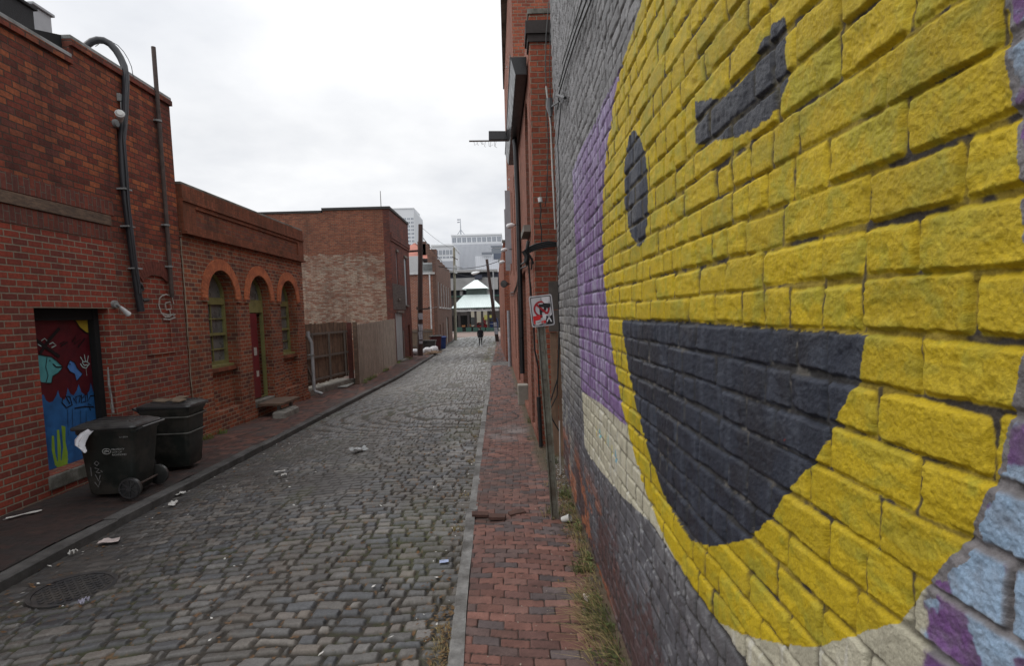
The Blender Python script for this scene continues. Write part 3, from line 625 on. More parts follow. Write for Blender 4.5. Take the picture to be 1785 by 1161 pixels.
# cables and pipes on the wall
cb = thing('cable_bundle', 'thick black cables looping over the parapet and down the dark brick wall', 'cables', (LX, 9.9, 2.3))
def zz_(l, X): return [AX(u, v, X) for u, v in l]
top = [AX(u, v, LX+dx) for u, v, dx in ((146, 92, -.50), (152, 78, -.46), (160, 72, -.40), (170, 69, -.33), (181, 70, -.26), (192, 76, -.18), (202, 87, -.10), (210, 100, -.04), (216, 114, .02), (219, 132, .06))]
b = MB(); b.tube(top+zz_([(219, 150), (217, 200), (212, 250), (214, 300), (219, 350), (226, 400), (232, 450), (239, 500), (246, 543)], LX+.07), .055, 12); b.build('main_cable', mat('cable_rubber', (.022, .023, .028), .45, .3, 4, spec=.5), cb, smooth=True)
b = MB(); b.tube(zz_([(222, 125), (219, 160), (219, 205), (216, 240), (221, 300), (224, 350), (229, 400), (236, 460), (243, 497), (244, 512)], LX+.14), .022, 8); b.build('side_cable', mat('cable_rubber', (0, 0, 0)), cb, smooth=True)
b = MB(); b.tube(zz_([(240, 492), (246, 498), (248, 505), (243, 508)], LX+.10), .035, 8); b.tube(zz_([(248, 524), (258, 523)], LX+.08), .03, 8); b.build('cable_connector', BLACKP, cb, smooth=True)
b = MB(); b.tube([p+V(.05, .12, .03) for p in top[1:]], .006, 5); b.build('thin_wire', BLACKP, cb)
for (u, v) in ((216, 330), (222, 395), (235, 468)):
    p = at(u, v, LX+.06); b = MB(); b.box(p.x-.06, p.x+.075, p.y-.09, p.y+.09, p.z-.012, p.z+.012); b.build('cable_clip', ZINC, cb)
pp = thing('vent_pipe', 'thin rusty iron pipe rising above the parapet of the dark brick building', 'pipe', (LX+.06, 10.67, 2.7))
b = MB(); b.tube([V(LX+.06, 10.67, 2.75), V(LX+.06, 10.68, 7.2)], .037, 12); b.build('pipe_shaft', IRON, pp, smooth=True)
for z in (4.05, 5.9, 3.3): b = MB(); b.tube([V(LX+.06, 10.67, z), V(LX+.06, 10.67, z+.035)], .05, 12); b.box(LX-.02, LX+.06, 10.60, 10.74, z+.002, z+.03); b.build('pipe_bracket', ZINC, pp)
def lamp_fix(name, label, p, dirv, r):
    t = thing(name, label, 'lamp', p); p = V(*p); dv = V(*dirv).normalized()
    b = MB(); b.tube([V(LX, p.y, p.z), V(LX+.05, p.y, p.z)], .06, 12); b.build('mounting_plate', ZINC, t, smooth=True)
    b = MB(); b.tube([p, p+dv*.07], .02, 8); b.build('swivel', ZINC, t)
    b = MB(); b.tube([p+dv*.06, p+dv*.09, p+dv*.17, p+dv*.24], [r*.45, r*.6, r*.8, r], 14); b.build('lamp_head', WHITE, t, smooth=True)
    b = MB(); b.tube([p+dv*.238, p+dv*.26], [r*.93, r*.6], 14); b.build('bulb', mat('bulb_glass', (.55, .55, .53), .2, .05), t, smooth=True)
lamp_fix('security_light', 'small grey security light beside the painted door', tuple(at(204, 530, LX+.06)), (.3, .7, -.75), .045)
lamp_fix('floodlight', 'white floodlight high on the dark brick wall beside the cables', tuple(at(210, 214, LX+.1)), (.5, -.75, .35), .07)
p = at(210, 170, LX+.03)
b = MB(); b.box(LX, LX+.05, p.y-.05, p.y+.05, p.z-.06, p.z+.06); b.tube([p, at(212, 205, LX+.05)], .01, 6); tag(b.build('junction_box', ZINC, bevel=.005), 'little grey junction box high on dark brick wall above the floodlight', 'box')
# rooftop boxes
def boxat(name, label, cat, u0, u1, v0, v1, X, dep, m, extra=None):
    a = AX(u0, v1, X); c = AX(u1, v0, X); y0, y1 = sorted((a.y, c.y)); zb = 5.8; t = thing(name, label, cat, (X, (y0+y1)/2, zb))
    b = MB(); b.box(X-dep, X, y0, y1, zb, c.z-.05); b.build('casing', m, t, bevel=.02)
    b = MB(); b.box(X-dep-.04, X+.04, y0-.04, y1+.04, c.z-.048, c.z+.0); b.build('cap', m if extra is None else extra, t, bevel=.01)
    return t
boxat('chimney', 'black tarred chimney stack on the roof at far left', 'chimney', 4, 58, 12, 60, -7.6, .9, mat('tarred_brick', (.03, .03, .032), .9, .3, 5, bmp=.01))
boxat('rooftop_tank', 'pale grey metal rooftop box beside the black chimney', 'rooftop unit', 62, 89, 24, 60, -8.2, .6, mat('galvanised', (.36, .37, .39), .5, .15, 2))
# ---------------------------------------------------- arched brick building
B2L, B2R = yE+.07, 17.62
b2 = thing('arched_building', 'low red brick building with three orange arches', 'building', (LX, 14.5, -.1))
zb0, zb1 = 4.05, 4.93
ops = [(12.02, 13.25, 12.63, 'w'), (13.92, 15.16, 14.54, 'd'), (15.83, 17.03, 16.43, 'w')]
ZS = 2.78
holes = []
for y0, y1, yc, k in ops:
    r_ = (y1-y0)/2; zlo = {'w': .35, 'd': .12}[k]
    holes.append([(y0, zlo), (y1, zlo)]+[(yc+r_*math.cos(a), ZS+r_*math.sin(a)) for a in [math.pi*j/20 for j in range(21)]])
b = MB(); b.wall((LX, 0, 0), U, W, N, .42, [(B2L, -.4), (B2R, -.4), (B2R, zb0), (B2L, zb0)], holes); b.box(LX-9, LX-.43, B2R-.3, B2R-.002, -.4, 4.7); b.build('facade', MB2, b2)
b = MB(); b.wall((LX+.07, 0, 0), U, W, N, .45, [(B2L, zb0+.002), (B2R+.04, zb0+.002), (B2R+.04, zb1-.32), (B2L, zb1-.32)], [[(B2L+.45, zb0+.12), (B2R-.4, zb0+.12), (B2R-.4, zb1-.40), (B2L+.45, zb1-.40)]]); b.build('parapet_band', MB2s, b2)
b = MB(); b.box(LX-.2, LX+.04, B2L+.44, B2R-.39, zb0+.11, zb1-.39); b.build('parapet_panel', brick('panel_brick', [(0.234, 0.074, 0.042), (0.288, 0.091, 0.048), (0.180, 0.066, 0.048)], (0.218, 0.149, 0.098), .088, .225, .007, .6, (.05, .03, .02), 1.2), b2)
b = MB(); b.box(LX-.3, LX+.10, B2L, B2R+.06, zb1-.318, zb1-.26); b.box(LX-.3, LX+.075, B2L, B2R+.04, zb1-.258, zb1); b.build('cornice', MB2s, b2, bevel=.006)
b = MB(); b.box(LX-.3, LX+.115, B2L, B2R+.06, zb0-.055, zb0-.002); b.build('string_course', MB2s, b2)
b = MB(); b.box(LX-.40, LX+.06, B2L, B2R+.02, zb1+.002, zb1+.05); b.build('coping', CONC, b2, bevel=.01)
b = MB(); b.box(LX-9, LX-.45, B2L, B2R-.31, 4.4, 4.55); b.build('roof', mat('bitumen', (0, 0, 0)), b2)
for y0, y1, yc, k in ops:
    r_ = (y1-y0)/2
    b = MB(); archring(b, LX+.001, yc, ZS, r_+.0, r_+.235, 0, math.pi, .03, 28, True); b.build('orange_arch', MARCH, b2)
    # brick blocks stepping at the springing line
    b = MB()
    for yy in (y0-.24, y1+.02): b = MB(); b.box(LX, LX+.045, yy, yy+.22, ZS-.07, ZS-.004); b.build('impost', MB2, b2)
# corbel slots
def sash(parent, y0, y1, z0, yc, X, gm):
    r_ = (y1-y0)/2; w = .075
    f = MB(); f.wall((X, 0, 0), U, W, N, .09, [(y0, z0), (y1, z0)]+[(yc+r_*math.cos(a), ZS+r_*math.sin(a)) for a in [math.pi*j/20 for j in range(21)]],
        [[(y0+w, z0+w), (y1-w, z0+w), (y1-w, ZS-.12), (y0+w, ZS-.12)], [(yc+(r_-w)*math.cos(a), ZS+.03+(r_-w)*math.sin(a)*.97) for a in [math.pi*j/16 for j in range(17)]]])
    fo = f.build('window_frame', OLIVE, parent, fix=False)
    mz = (z0+ZS)/2-.05
    s = MB(); s.box(X-.05, X+.012, y0+w, y1-w, mz-.03, mz+.03); 
    for zz in ((z0+mz)/2, (mz+ZS-.1)/2): s.box(X-.05, X-.02, y0+w, y1-w, zz-.012, zz+.012)
    s.box(X-.05, X-.021, yc-.012, yc+.012, z0+w, ZS-.12); s.build('glazing_bar', OLIVE, fo)
    p_ = MB(); p_.box(X-.075, X-.06, y0+.02, y1-.02, z0+.02, ZS-.05); p_.build('pane', gm, fo)
    p_ = MB(); p_.prism([(X-.075, yc+(r_-.02)*math.cos(a), ZS-.03+(r_-.02)*math.sin(a)) for a in [math.pi*j/16 for j in range(17)]], (.015, 0, 0)); p_.build('fanlight', GLASSL, fo)
for (y0, y1, yc, k), gmx in zip(ops, (GLASSL, GLASSL, GLASSL)):
    if k == 'w':
        b = MB(); b.box(LX-.40, LX-.16, y0+.002, y1-.002, .34, 1.19); b.build('apron_wall', MB2, b2)
        b = MB(); b.box(LX-.40, LX-.06, y0+.004, y1-.004, 1.19, 1.27); b.build('brick_sill', MB2s, b2)
        b = MB(); b.box(LX-.36, LX-.12, y0+.006, y1-.006, 1.272, 1.33); b.build('window_sill', OLIVE, b2, bevel=.006)
        sash(b2, y0+.01, y1-.01, 1.33, yc, LX-.24, gmx)
# projecting pier between window and pavement below windows
for ya, yb in ((B2L, 12.0), (13.27, 13.9), (15.18, 15.8), (17.05, B2R)): b = MB(); b.box(LX+.002, LX+.05, ya, yb, -.4, .02); b.build('plinth', MB2, b2, bevel=.01)
y0, y1, yc, k = ops[1]; X = LX-.20
f = MB(); f.wall((X, 0, 0), U, W, N, .09, [(y0+.01, .3), (y1-.01, .3)]+[(yc+.61*math.cos(a), ZS+.61*math.sin(a)) for a in [math.pi*j/20 for j in range(21)]],
    [[(y0+.03, .31), (y1-.05, .31), (y1-.05, ZS-.30), (y0+.03, ZS-.30)], [(yc+.53*math.cos(a), ZS+.02+.52*math.sin(a)) for a in [math.pi*j/16 for j in range(17)]]]); fo = f.build('door_frame', OLIVE, b2, fix=False)
b = MB(); b.prism([(X-.075, yc+.58*math.cos(a), ZS-.03+.58*math.sin(a)) for a in [math.pi*j/16 for j in range(17)]], (.015, 0, 0)); b.build('fanlight', GLASSL, fo)
b = MB(); b.box(X-.30, X-.20, y0+.1, y1-.1, .3, ZS-.3); b.build('dark_void', MBLK, b2)  # black box puts the darkness behind the door into colour
b = MB(); b.obox((X-.02, y0+.46, 1.38), (.02, 0, 0), (0, .37, 0), (0, 0, 1.08)); dr = b.build('red_door', mat('door_red', (.14, .012, .018), .5, .25, 4), b2, bevel=.005)
b = MB(); b.box(X+.0005, X+.002, y0+.55, y0+.72, 1.40, 1.60); b.build('sticker', SPRAYW, dr); b = MB(); b.box(X+.0005, X+.002, y0+.62, y0+.76, .85, 1.0); b.build('sticker', SPRAYW, dr)
b = MB(); b.box(X-.1, LX-.02, y0+.01, y1-.01, .12, .28); b.build('door_sill', CONC, b2, bevel=.01)
# steps in front of the red door
st = thing('door_step', 'grey timber step on a stone block below the red door', 'steps', (LX+.3, 14.5, -.08))
b = MB(); b.box(LX+.02, LX+.62, 13.98, 15.15, .17, .235); b.build('tread', MBOARD, st, bevel=.01)
for ya in (14.25, 15.02): b = MB(); b.box(LX+.38, LX+.45, ya, ya+.1, -.10, .168); b.build('prop', mat('grimy_white', (.24, .23, .22), .8), st)
b = MB(); b.loft([rrect(LX+.62, 14.2+0, -.12, .17, .52, .08), rrect(LX+.62, 14.2, .02, .16, .50, .08), rrect(LX+.62, 14.2, .06, .12, .46, .08)]); b.build('stone_block', CONC, st, smooth=True)
# downspout
dsp = thing('downspout', 'bent zinc downspout at the corner of the arched building', 'drainpipe', (LX+.12, 17.7, -.1))
b = MB(); b.tube([V(LX+.05, 17.72, 1.9), V(LX+.05, 17.72, 1.75), V(LX+.13, 17.74, 1.55), V(LX+.13, 17.74, .15), V(LX+.17, 17.72, .02), V(LX+.42, 17.66, -.06)], .052, 10); b.build('pipe_shaft', mat('bright_zinc', (.30, .31, .32), .5, .2, 5, metal=.3), dsp, smooth=True)
b = MB(); b.box(LX, LX+.19, 17.66, 17.80, 1.15, 1.18); b.build('pipe_bracket', ZINC, dsp)
# ---------------------------------------------------- yard fence, ledge, slab
def fx(Y): return -6.42+(Y-17.8)*.16
FW = mat('fence_boards', (.19, .125, .085), .9, .3, 5, bmp=.004, streak=((.065, .045, .036), (8, 8, .8)))
FR = mat('grey_rail', (.15, .125, .105), .8, .25, 8, bmp=.002, streak=((.13, .12, .11), (4, 4, 20)))
fe = thing('yard_fence', 'dark brown board fence in a grey rail frame on a concrete ledge', 'fence', (-6.2, 19.5, 0))
b = MB(); y = 17.72; rf = random.Random(5)
while y < 21.3:
    w = rf.uniform(.13, .15); x = fx(y)-.22; b.obox((x, y+w/2, 1.12+rf.uniform(-.02, .02)), (.010, 0, 0), (.01, w/2-.003, 0), (0, 0, 1.0)); y += w
b.build('boards', FW, fe)
b = MB()
for z in (.28, 1.02, 1.78): b.bar((fx(17.75)-.15, 17.75, z), (fx(21.25)-.15, 21.25, z+.0), .05, .065)
for yy in (17.85, 18.6, 19.75, 20.95): b.bar((fx(yy)-.12, yy, .18), (fx(yy)-.12, yy, 1.82), .055, .05, up=(0, 1, 0))
b.bar((fx(18.0)-.1, 18.0, 1.0), (fx(18.5)-.1, 18.5, .25), .05, .07)
b.build('rail_frame', FR, fe)
b = MB(); b.bar((fx(21.35)-.1, 21.3, -.1), (fx(21.35)-.1, 21.3, 2.1), .16, .14, up=(0, 1, 0)); b.build('post', mat('red_brown_post', (.10, .035, .028), .9, .3, 6), fe)
b = MB(); b.prism([(fx(17.7)+.0, 17.65, -.3), (fx(21.4)+.02, 21.4, -.3), (fx(21.4)+.02, 21.4, .02), (fx(17.7)+.0, 17.65, .03)], (-.45, 0, 0)); tag(b.build('ledge', CONC, bevel=.02), 'mossy concrete ledge carrying the dark board fence', 'ledge')
b = MB(); c0 = AG(600, 674)+V(0, 0, .05); b.obox(c0, (.24, .02, 0), (-.04, .62, -.01), (0, 0, .02)); tag(b.build('utility_cover', mat('pale_slab', (.30, .31, .29), .8, .15, 4), bevel=.008), 'grey square utility cover lying on the pavement by the fence', 'cover')
# tall plank fence
def px_(Y): return -5.62-(Y-21.2)*.062
GP = mat('grey_planks', (.34, .29, .24), .9, .25, 4, bmp=.004, streak=((.19, .155, .125), (9, 9, .6)))
pf = thing('plank_fence', 'tall weathered grey vertical plank fence before the whitewashed building', 'fence', (-5.9, 26, -.3))
b = MB(); y = 21.2
while y < 31.0:
    w = rf.uniform(.18, .26); zt_ = 2.02+rf.uniform(-.02, .02)+.012*(y-21); zb_ = g(y)+rf.choice((0, .0, .02, .06, .12))
    b.obox((px_(y)+rf.uniform(-.008, .008), y+w/2, (zt_+zb_)/2), (.011, 0, 0), (-.006, w/2-.003, 0), (0, 0, (zt_-zb_)/2)); y += w
b.build('planks', GP, pf)
b = MB(); 
for z in (.3, 1.6): b.bar((px_(21.3)-.05, 21.3, z), (px_(30.9)-.05, 30.9, z), .05, .09)
b.build('rail', FR, pf)
b = MB(); b.bar((px_(21.1)-.08, 21.12, -.3), (px_(21.1)-.08, 21.12, 2.12), .13, .13, up=(0, 1, 0)); b.build('post', MBOARD, pf)
# ---------------------------------------------------- tall whitewashed brick building
B3Y = 31.8; B3X = -6.4
MB3 = brick('whitewashed_brick', [(0.255, 0.085, 0.053), (0.330, 0.110, 0.066), (0.195, 0.076, 0.056), (0.375, 0.138, 0.079)], (0.276, 0.207, 0.149), .088, .23, .010, .45, (.075, .05, .04), .35, wash=(1.0, 5.75, (.52, .46, .37), .85), bmp=.02)
MB3f = brick('dull_purple_brick', [(0.195, 0.061, 0.046), (0.244, 0.075, 0.052), (0.146, 0.057, 0.048)], (0.115, 0.081, 0.069), .088, .23, .008, .5, (.045, .035, .032), .6)
b3 = thing('tall_brick_building', 'tall plain brick building with whitewashed side wall behind the plank fence', 'building', (B3X, 34, -.4))
cT = AX(677, 361, B3X); zT = AY(640, 361, B3Y).z-.12; xs = AY(562, 365, B3Y).x; xl = AY(440, 369, B3Y).x; zT2 = AY(500, 369, B3Y).z-.1
b = MB(); b.wall((0, B3Y, 0), (1, 0, 0), W, (0, -1, 0), .35, [(xl-4, -.8), (B3X-.352, -.8), (B3X-.352, zT), (xs, zT), (xs, zT2), (xl-4, zT2)]); b.build('side_wall', MB3, b3)
ye = 37.6
wins = [(33.25, 33.62, 3.3, 5.95), (35.7, 36.5, 2.95, 5.85)]
dh = [(32.35, -.25), (34.3, -.25), (34.3, 2.46), (32.35, 2.46)]
dh2 = [(36.2, -.3), (36.9, -.3), (36.9, 1.7), (36.2, 1.7)]
b = MB(); b.wall((B3X, 0, 0), U, W, N, .35, [(B3Y, -.8), (ye, -.8), (ye, zT), (B3Y, zT)], [[(a, c_), (b_, c_), (b_, d_), (a, d_)] for a, b_, c_, d_ in wins]+[dh, dh2]); b.build('front_wall', MB3f, b3)
b = MB(); b.box(xs-.05, B3X+.06, B3Y-.06, ye+.04, zT+.002, zT+.14); b.box(xl-4, xs-.06, B3Y-.05, B3Y+.4, zT2+.002, zT2+.12); b.build('coping', mat('dark_coping', (.045, .043, .042), .85), b3, bevel=.01)
b = MB(); b.box(B3X, B3X+.09, B3Y+.02, ye, zT-1.55, zT-1.25); b.box(B3X, B3X+.06, B3Y+.02, ye, zT-1.7, zT-1.552); b.build('corbel_band', MB3f, b3)
b = MB(); b.box(B3X+.001, B3X+.012, B3Y+.02, 35.6, 2.65, 4.1); b.build('grey_painted_panel', brick('grey_coated_brick', [(.13, .108, .10), (.16, .135, .125), (.11, .09, .085)], (.10, .085, .08), .088, .23, .008, .5, (.09, .07, .06)), b3)
for a, b_, c_, d_ in wins:
    m_ = MB(); m_.box(B3X-.10, B3X-.05, a, b_, c_, d_); fo = m_.build('window', mat('dull_blue_shutter', (.28, .31, .33), .6, .2, 3), b3)
    m_ = MB(); m_.box(B3X-.05, B3X+.08, a-.08, b_+.08, d_+.01, d_+.14); m_.build('lintel', FR, b3); m_ = MB(); m_.box(B3X-.1, B3X+.08, a-.06, b_+.06, c_-.1, c_-.005); m_.build('window_sill', FR, b3)
m_ = MB(); m_.box(B3X-.10, B3X-.02, 32.35, 34.3, -.4, 2.46); dd_ = m_.build('grey_door', mat('grey_blue_door', (.34, .37, .385), .6, .2, 2, streak=((.24, .26, .27), (5, 5, .5))), b3)
m_ = MB(); m_.box(B3X-.05, B3X+.12, 32.6, 34.45, 2.47, 2.58); m_.build('lintel', FR, b3)
m_ = MB(); m_.box(B3X-.05, B3X+.03, 34.32, 34.55, -.4, 1.4); m_.build('side_board', FR, b3)
m_ = MB(); m_.box(B3X-.2, B3X+.3, 32.8, 34.3, -.45, -.25); m_.build('door_sill', CONC, b3)
m_ = MB(); m_.box(B3X-.25, B3X-.17, 36.2, 36.9, -.4, 1.7); m_.build('side_door', mat('orange_brown_board', (.26, .13, .06), .8), b3)
b = MB(); b.box(xl-4, B3X-.36, B3Y+.36, ye-.02, zT2-.5, zT2-.35); b.box(xl-4, B3X-.36, ye-.3, ye-.001, -.8, zT-.3); b.build('roof', mat('bitumen', (0, 0, 0)), b3)
b = MB(); a_ = AY(664, 356, 40); b.tube([(a_.x, 40, zT-1), (a_.x, 40, a_.z+.9)], [.05, .02], 6); tag(b.build('antenna', IRON), 'small spike antenna above the roof of the whitewashed building', 'antenna')
# ============================================================ BINS
def xf(p, c, a): return V(c[0]+p.x*math.cos(a)-p.y*math.sin(a), c[1]+p.x*math.sin(a)+p.y*math.cos(a), c[2]+p.z)
def textmesh(name, s, size, org, ux, uy, m, parent, ext=.0008, mir=False, align='LEFT', bold=0):
    cu = bpy.data.curves.new('t', 'FONT'); cu.body = s; cu.size = size; cu.extrude = ext; cu.align_x = align; cu.offset = bold
    to = bpy.data.objects.new('t', cu); COL.objects.link(to); dg = bpy.context.evaluated_depsgraph_get()
    me = bpy.data.meshes.new_from_object(to.evaluated_get(dg)); bpy.data.objects.remove(to)
    ux = Vector(ux).normalized(); uy = Vector(uy).normalized(); uz = ux.cross(uy)
    off = ORG.get(parent.name, V()) if parent else V()
    for v in me.vertices: v.co = Vector(org)+ux*v.co.x+uy*v.co.y+uz*v.co.z-off
    me.materials.clear(); me.materials.append(m); o = bpy.data.objects.new(name, me); COL.objects.link(o)
    if parent: o.parent = parent; ORG[o.name] = off
    return o
BING = mat('dark_green_plastic', (.013, .017, .015), .42, .25, 5, bmp=.001, spec=.5, stain=(.045, .042, .036), stainscale=3)
BINL = mat('black_lid_plastic', (.020, .021, .022), .38, .3, 6, bmp=.001, spec=.55, stain=(.05, .05, .048), stainscale=2.5)
MARK = mat('worn_white_print', (.27, .28, .27), .6, .3, 60)
def cart(label, c, ang, ribs=0, group='wheeled rubbish carts', lid_tilt=0., H=1.0, sc=1.0, mb=BING, ml=BINL):
    # local x: wheels at +x; length .78 along x, width .62 along y
    t = thing('wheeled_bin', label, 'bin', c, group); T = lambda P: [xf(p*sc, c, ang) for p in P]
    z0 = .06; lv = [(z0, .27, .23, .05, .0), (z0+.03, .29, .245, .06, .0), (.45, .325, .275, .06, .01), (.86*H, .36, .30, .06, .02), (.90*H, .385, .325, .06, .02), (.94*H, .385, .325, .06, .02)]
    b = MB(); b.loft([T(rrect(o, 0, z, hx, hy, r)) for z, hx, hy, r, o in lv]); body = b.build('body', mb, t, smooth=True)
    if ribs:
        b = MB()
        for z, k in ((.60, .0), (.86, .0)): hx = .285+.075*z/.9+.012; b.loft([T(rrect(.012, 0, z+dz, hx+e, hx+e-.05, .06)) for dz, e in ((-.012, 0), (-.006, .012), (.006, .012), (.012, 0))], cap=False)
        b.build('rib', mat('pale_scuffed_rim', (.10, .10, .09), .6, .3, 12), t, smooth=True)
    b = MB(); lt = lid_tilt
    def lid(z, hx, hy, r): return T([V(p.x, p.y, p.z+lt*(.4-p.x)) for p in rrect(.0, 0, z, hx, hy, r)])
    b.loft([lid(.945*H, .41, .345, .07), lid(.965*H, .415, .35, .07), lid(.985*H, .405, .34, .07), lid(1.0*H, .37, .30, .08), lid(1.02*H, .33, .27, .09), lid(1.022*H, .30, .24, .09)]); li = b.build('lid', ml, t, smooth=True)
    b = MB(); 
    for yy in (-.16, 0, .16): b.loft([T([V(p.x, p.y, p.z+lt*(.4-p.x)) for p in rrect(-.02, yy, z, hx, .03, .02)]) for z, hx in ((1.0*H, .29), (1.03*H, .28), (1.036*H, .26))])
    b.build('lid_rib', ml, li, smooth=True)
    b = MB(); b.tube(T([V(.36, -.27, .9*H), V(.47, -.27, .95*H), V(.47, .27, .95*H), V(.36, .27, .9*H)]), .018, 8); b.build('handle', ml, t, smooth=True)
    b = MB(); b.tube(T([V(.30, -.36, .155), V(.30, .36, .155)]), .015, 8); b.build('axle', IRON, t)
    for s in (-1, 1):
        w = MB(); w.tube(T([V(.30, s*.31, .155), V(.30, s*.315, .155), V(.30, s*.36, .155), V(.30, s*.365, .155)]), [.135*.9, .140, .140, .125], 28); wo = w.build('wheel', ml, t, smooth=True)
        r = MB(); 
        for k in range(8):
            a = k*math.pi/4; r.bar(*T([V(.30+.03*math.cos(a), s*.371, .155+.03*math.sin(a)), V(.30+.115*math.cos(a), s*.371, .155+.115*math.sin(a))]), .014, .014)
        r.tube(T([V(.30, s*.36, .155), V(.30, s*.385, .155)]), .035, 12)
        n = 24; r.loft([T([V(.30+R*math.cos(2*math.pi*k/n), s*q, .155+R*math.sin(2*math.pi*k/n)) for k in range(n)]) for R, q in ((.128, .364), (.128, .380), (.112, .380), (.112, .364))], cap=False)
        r.build('hub', mat('worn_black_rim', (.035, .035, .037), .5, .2), wo)
    return t, T
c1 = V(-5.37, 7.72, g(7.7)+.0)
t1, T1 = cart('black wheeled rubbish bin nearest the painted door with white bag and lettering', c1, math.radians(4))
# faint print on the near side (local -y): emblem and lettering
def side(x, z): return T1([V(x, -.288-.03*(z-.3), z)])[0]
ux = (side(.1, .5)-side(0, .5)); uy = (side(0, .6)-side(0, .5))
for k, s in enumerate(('PROPERTY', 'CITY OF', 'RICHMOND')): textmesh('lettering', s, .034, side(.085, .665-.036*k)+V(0, -.008, 0), ux, uy, MARK, t1)
b = MB(); n = 20
ring = lambda R, Q: [side(.02+R*math.cos(2*math.pi*k/n), .655+Q*math.sin(2*math.pi*k/n))+V(0, -.008, 0) for k in range(n+1)]
b.ribbon(ring(.052, .036), .009, (0, -1, 0)); b.ribbon([side(-.015, .65)+V(0, -.008, 0), side(.02, .67)+V(0, -.008, 0), side(.05, .645)+V(0, -.008, 0)], .014, (0, -1, 0)); b.ribbon([side(-.01, .635)+V(0, -.008, 0), side(.05, .665)+V(0, -.008, 0)], .008, (0, -1, 0)); b.build('emblem', MARK, t1, fix=False)
textmesh('serial_number', 'C1 28204', .026, side(.20, .83)+V(0, -.008, 0), ux, uy, MARK, t1)
b = MB()
for l in ([(-.15, .50), (-.12, .53), (-.09, .50), (-.12, .47), (-.15, .50)], [(-.20, .45), (-.20, .33)], [(-.15, .44), (-.10, .42), (-.14, .38), (-.09, .37)], [(-.15, .35), (-.12, .26), (-.09, .34)], [(-.08, .40), (-.06, .38)], [(-.17, .25), (-.13, .18), (-.10, .26)]):
    b.ribbon([side(x, z)+V(0, -.006, 0) for x, z in l], .010, (0, -1, 0))
b.build('scratched_tag', mat('grey_scratch', (.16, .16, .16), .7), t1, fix=False)
# bag hanging from the lid
bg_ = MB(); q = AY(150, 748, c1.y-.36); r_ = []
pts = [AY(u, v, c1.y-.34-.04*k) for k, (u, v) in enumerate(((159, 750), (150, 757), (142, 768), (140, 778), (147, 787)))]
for p, R in zip(pts, (.05, .075, .07, .06, .03)):
    r_.append([p+V(R*.9*math.cos(a)*(1+.25*math.sin(3*a+p.z*20)), R*.6*math.sin(a)*(1+.3*math.cos(5*a)), .02*math.sin(2*a)) for a in [2*math.pi*k/14 for k in range(14)]])
bg_.loft(r_); tag(bg_.build('plastic_bag', mat('white_plastic', (.55, .55, .58), .4, .12, 9, bmp=.004), smooth=True), 'crumpled white plastic bag hanging from the lid of the near bin', 'bag')
c2 = V(-5.42, 9.12, g(9.1))
t2, T2 = cart('black wheeled rubbish bin with pale ribs, behind the lettered bin', c2, math.radians(184), ribs=1, H=1.06)
b = MB(); r2 = random.Random(9)
for k in range(7):
    p = c2+V(r2.uniform(-.2, .25), r2.uniform(-.2, .2), 1.10+r2.uniform(0, .02)); b.obox(p, (r2.uniform(.04, .1), r2.uniform(-.03, .03), 0), (.02, r2.uniform(.04, .08), .01), (0, 0, .008))
tag(b.build('cardboard_scraps', mat('wet_cardboard', (.15, .11, .075), .9, .3, 12)), 'torn brown cardboard scraps lying on the lid of the ribbed bin', 'rubbish')
# ============================================================ MANHOLE
mz = float(roadz(-4.0, 5.0)); mh = thing('manhole_cover', 'round black iron manhole cover in the cobbles at lower left', 'manhole cover', (-4.0, 5.0, mz))
n = 40; cir = lambda R, z: [V(-4.0+R*math.cos(2*math.pi*k/n), 5.0+R*math.sin(2*math.pi*k/n), mz+z) for k in range(n)]
MHI = mat('cast_iron', (.022, .022, .024), .55, .35, 12, bmp=.002, spec=.5, stain=(.05, .045, .04), stainscale=4)
b = MB(); b.loft([cir(.335, -.08), cir(.335, .022), cir(.30, .022), cir(.30, .008)], cap=False); b.build('rim', MHI, mh)
b = MB(); b.loft([cir(.296, -.05), cir(.296, .016)]); 
for i in range(-6, 7):
    for j in range(-6, 7):
        x, y = i*.042, j*.042
        if x*x+y*y < .27**2 and (i+j) % 2 == 0: b.obox((-4.0+x, 5.0+y, mz+.019), (.016, 0, 0), (0, .016, 0), (0, 0, .004))
b.build('lid', MHI, mh)
# ============================================================ LEFT, FURTHER DOWN: pole, bins, building with white drainpipe
WOODP = mat('dark_creosote_wood', (.045, .030, .026), .85, .35, 8, bmp=.006, streak=((.09, .05, .045), (10, 10, .6)))
WOODG = mat('pale_green_pole_wood', (.23, .22, .17), .85, .25, 6, bmp=.004)
PY = 38.5; pbz = AY(732, 621, PY); ptz = AY(733, 391, PY)
up_ = thing('utility_pole', 'tall dark wooden utility pole with posters at the left kerb', 'pole', tuple(pbz))
b = MB(); b.tube([pbz-V(0, 0, .3), pbz.lerp(ptz, .5), ptz], [.19, .165, .14], 14); b.build('shaft', WOODP, up_, smooth=True)
z = AY(733, 438, PY).z; b = MB(); b.bar((ptz.x-1.1, PY, z), (ptz.x+.1, PY, z+.05), .12, .12); b.build('crossarm', WOODP, up_)
z = AY(733, 539, PY).z; b = MB(); b.bar((ptz.x-.45, PY-.2, z), (ptz.x+.42, PY-.2, z+.02), .08, .10); b.tube([(ptz.x-.42, PY-.2, z), (ptz.x-.42, PY-.2, z+.16)], .05, 8); b.tube([(ptz.x+.38, PY-.2, z), (ptz.x+.38, PY-.2, z+.16)], .05, 8); b.build('cable_bracket', IRON, up_)
PAP = mat('faded_poster', (.38, .38, .42), .7, .35, 9)
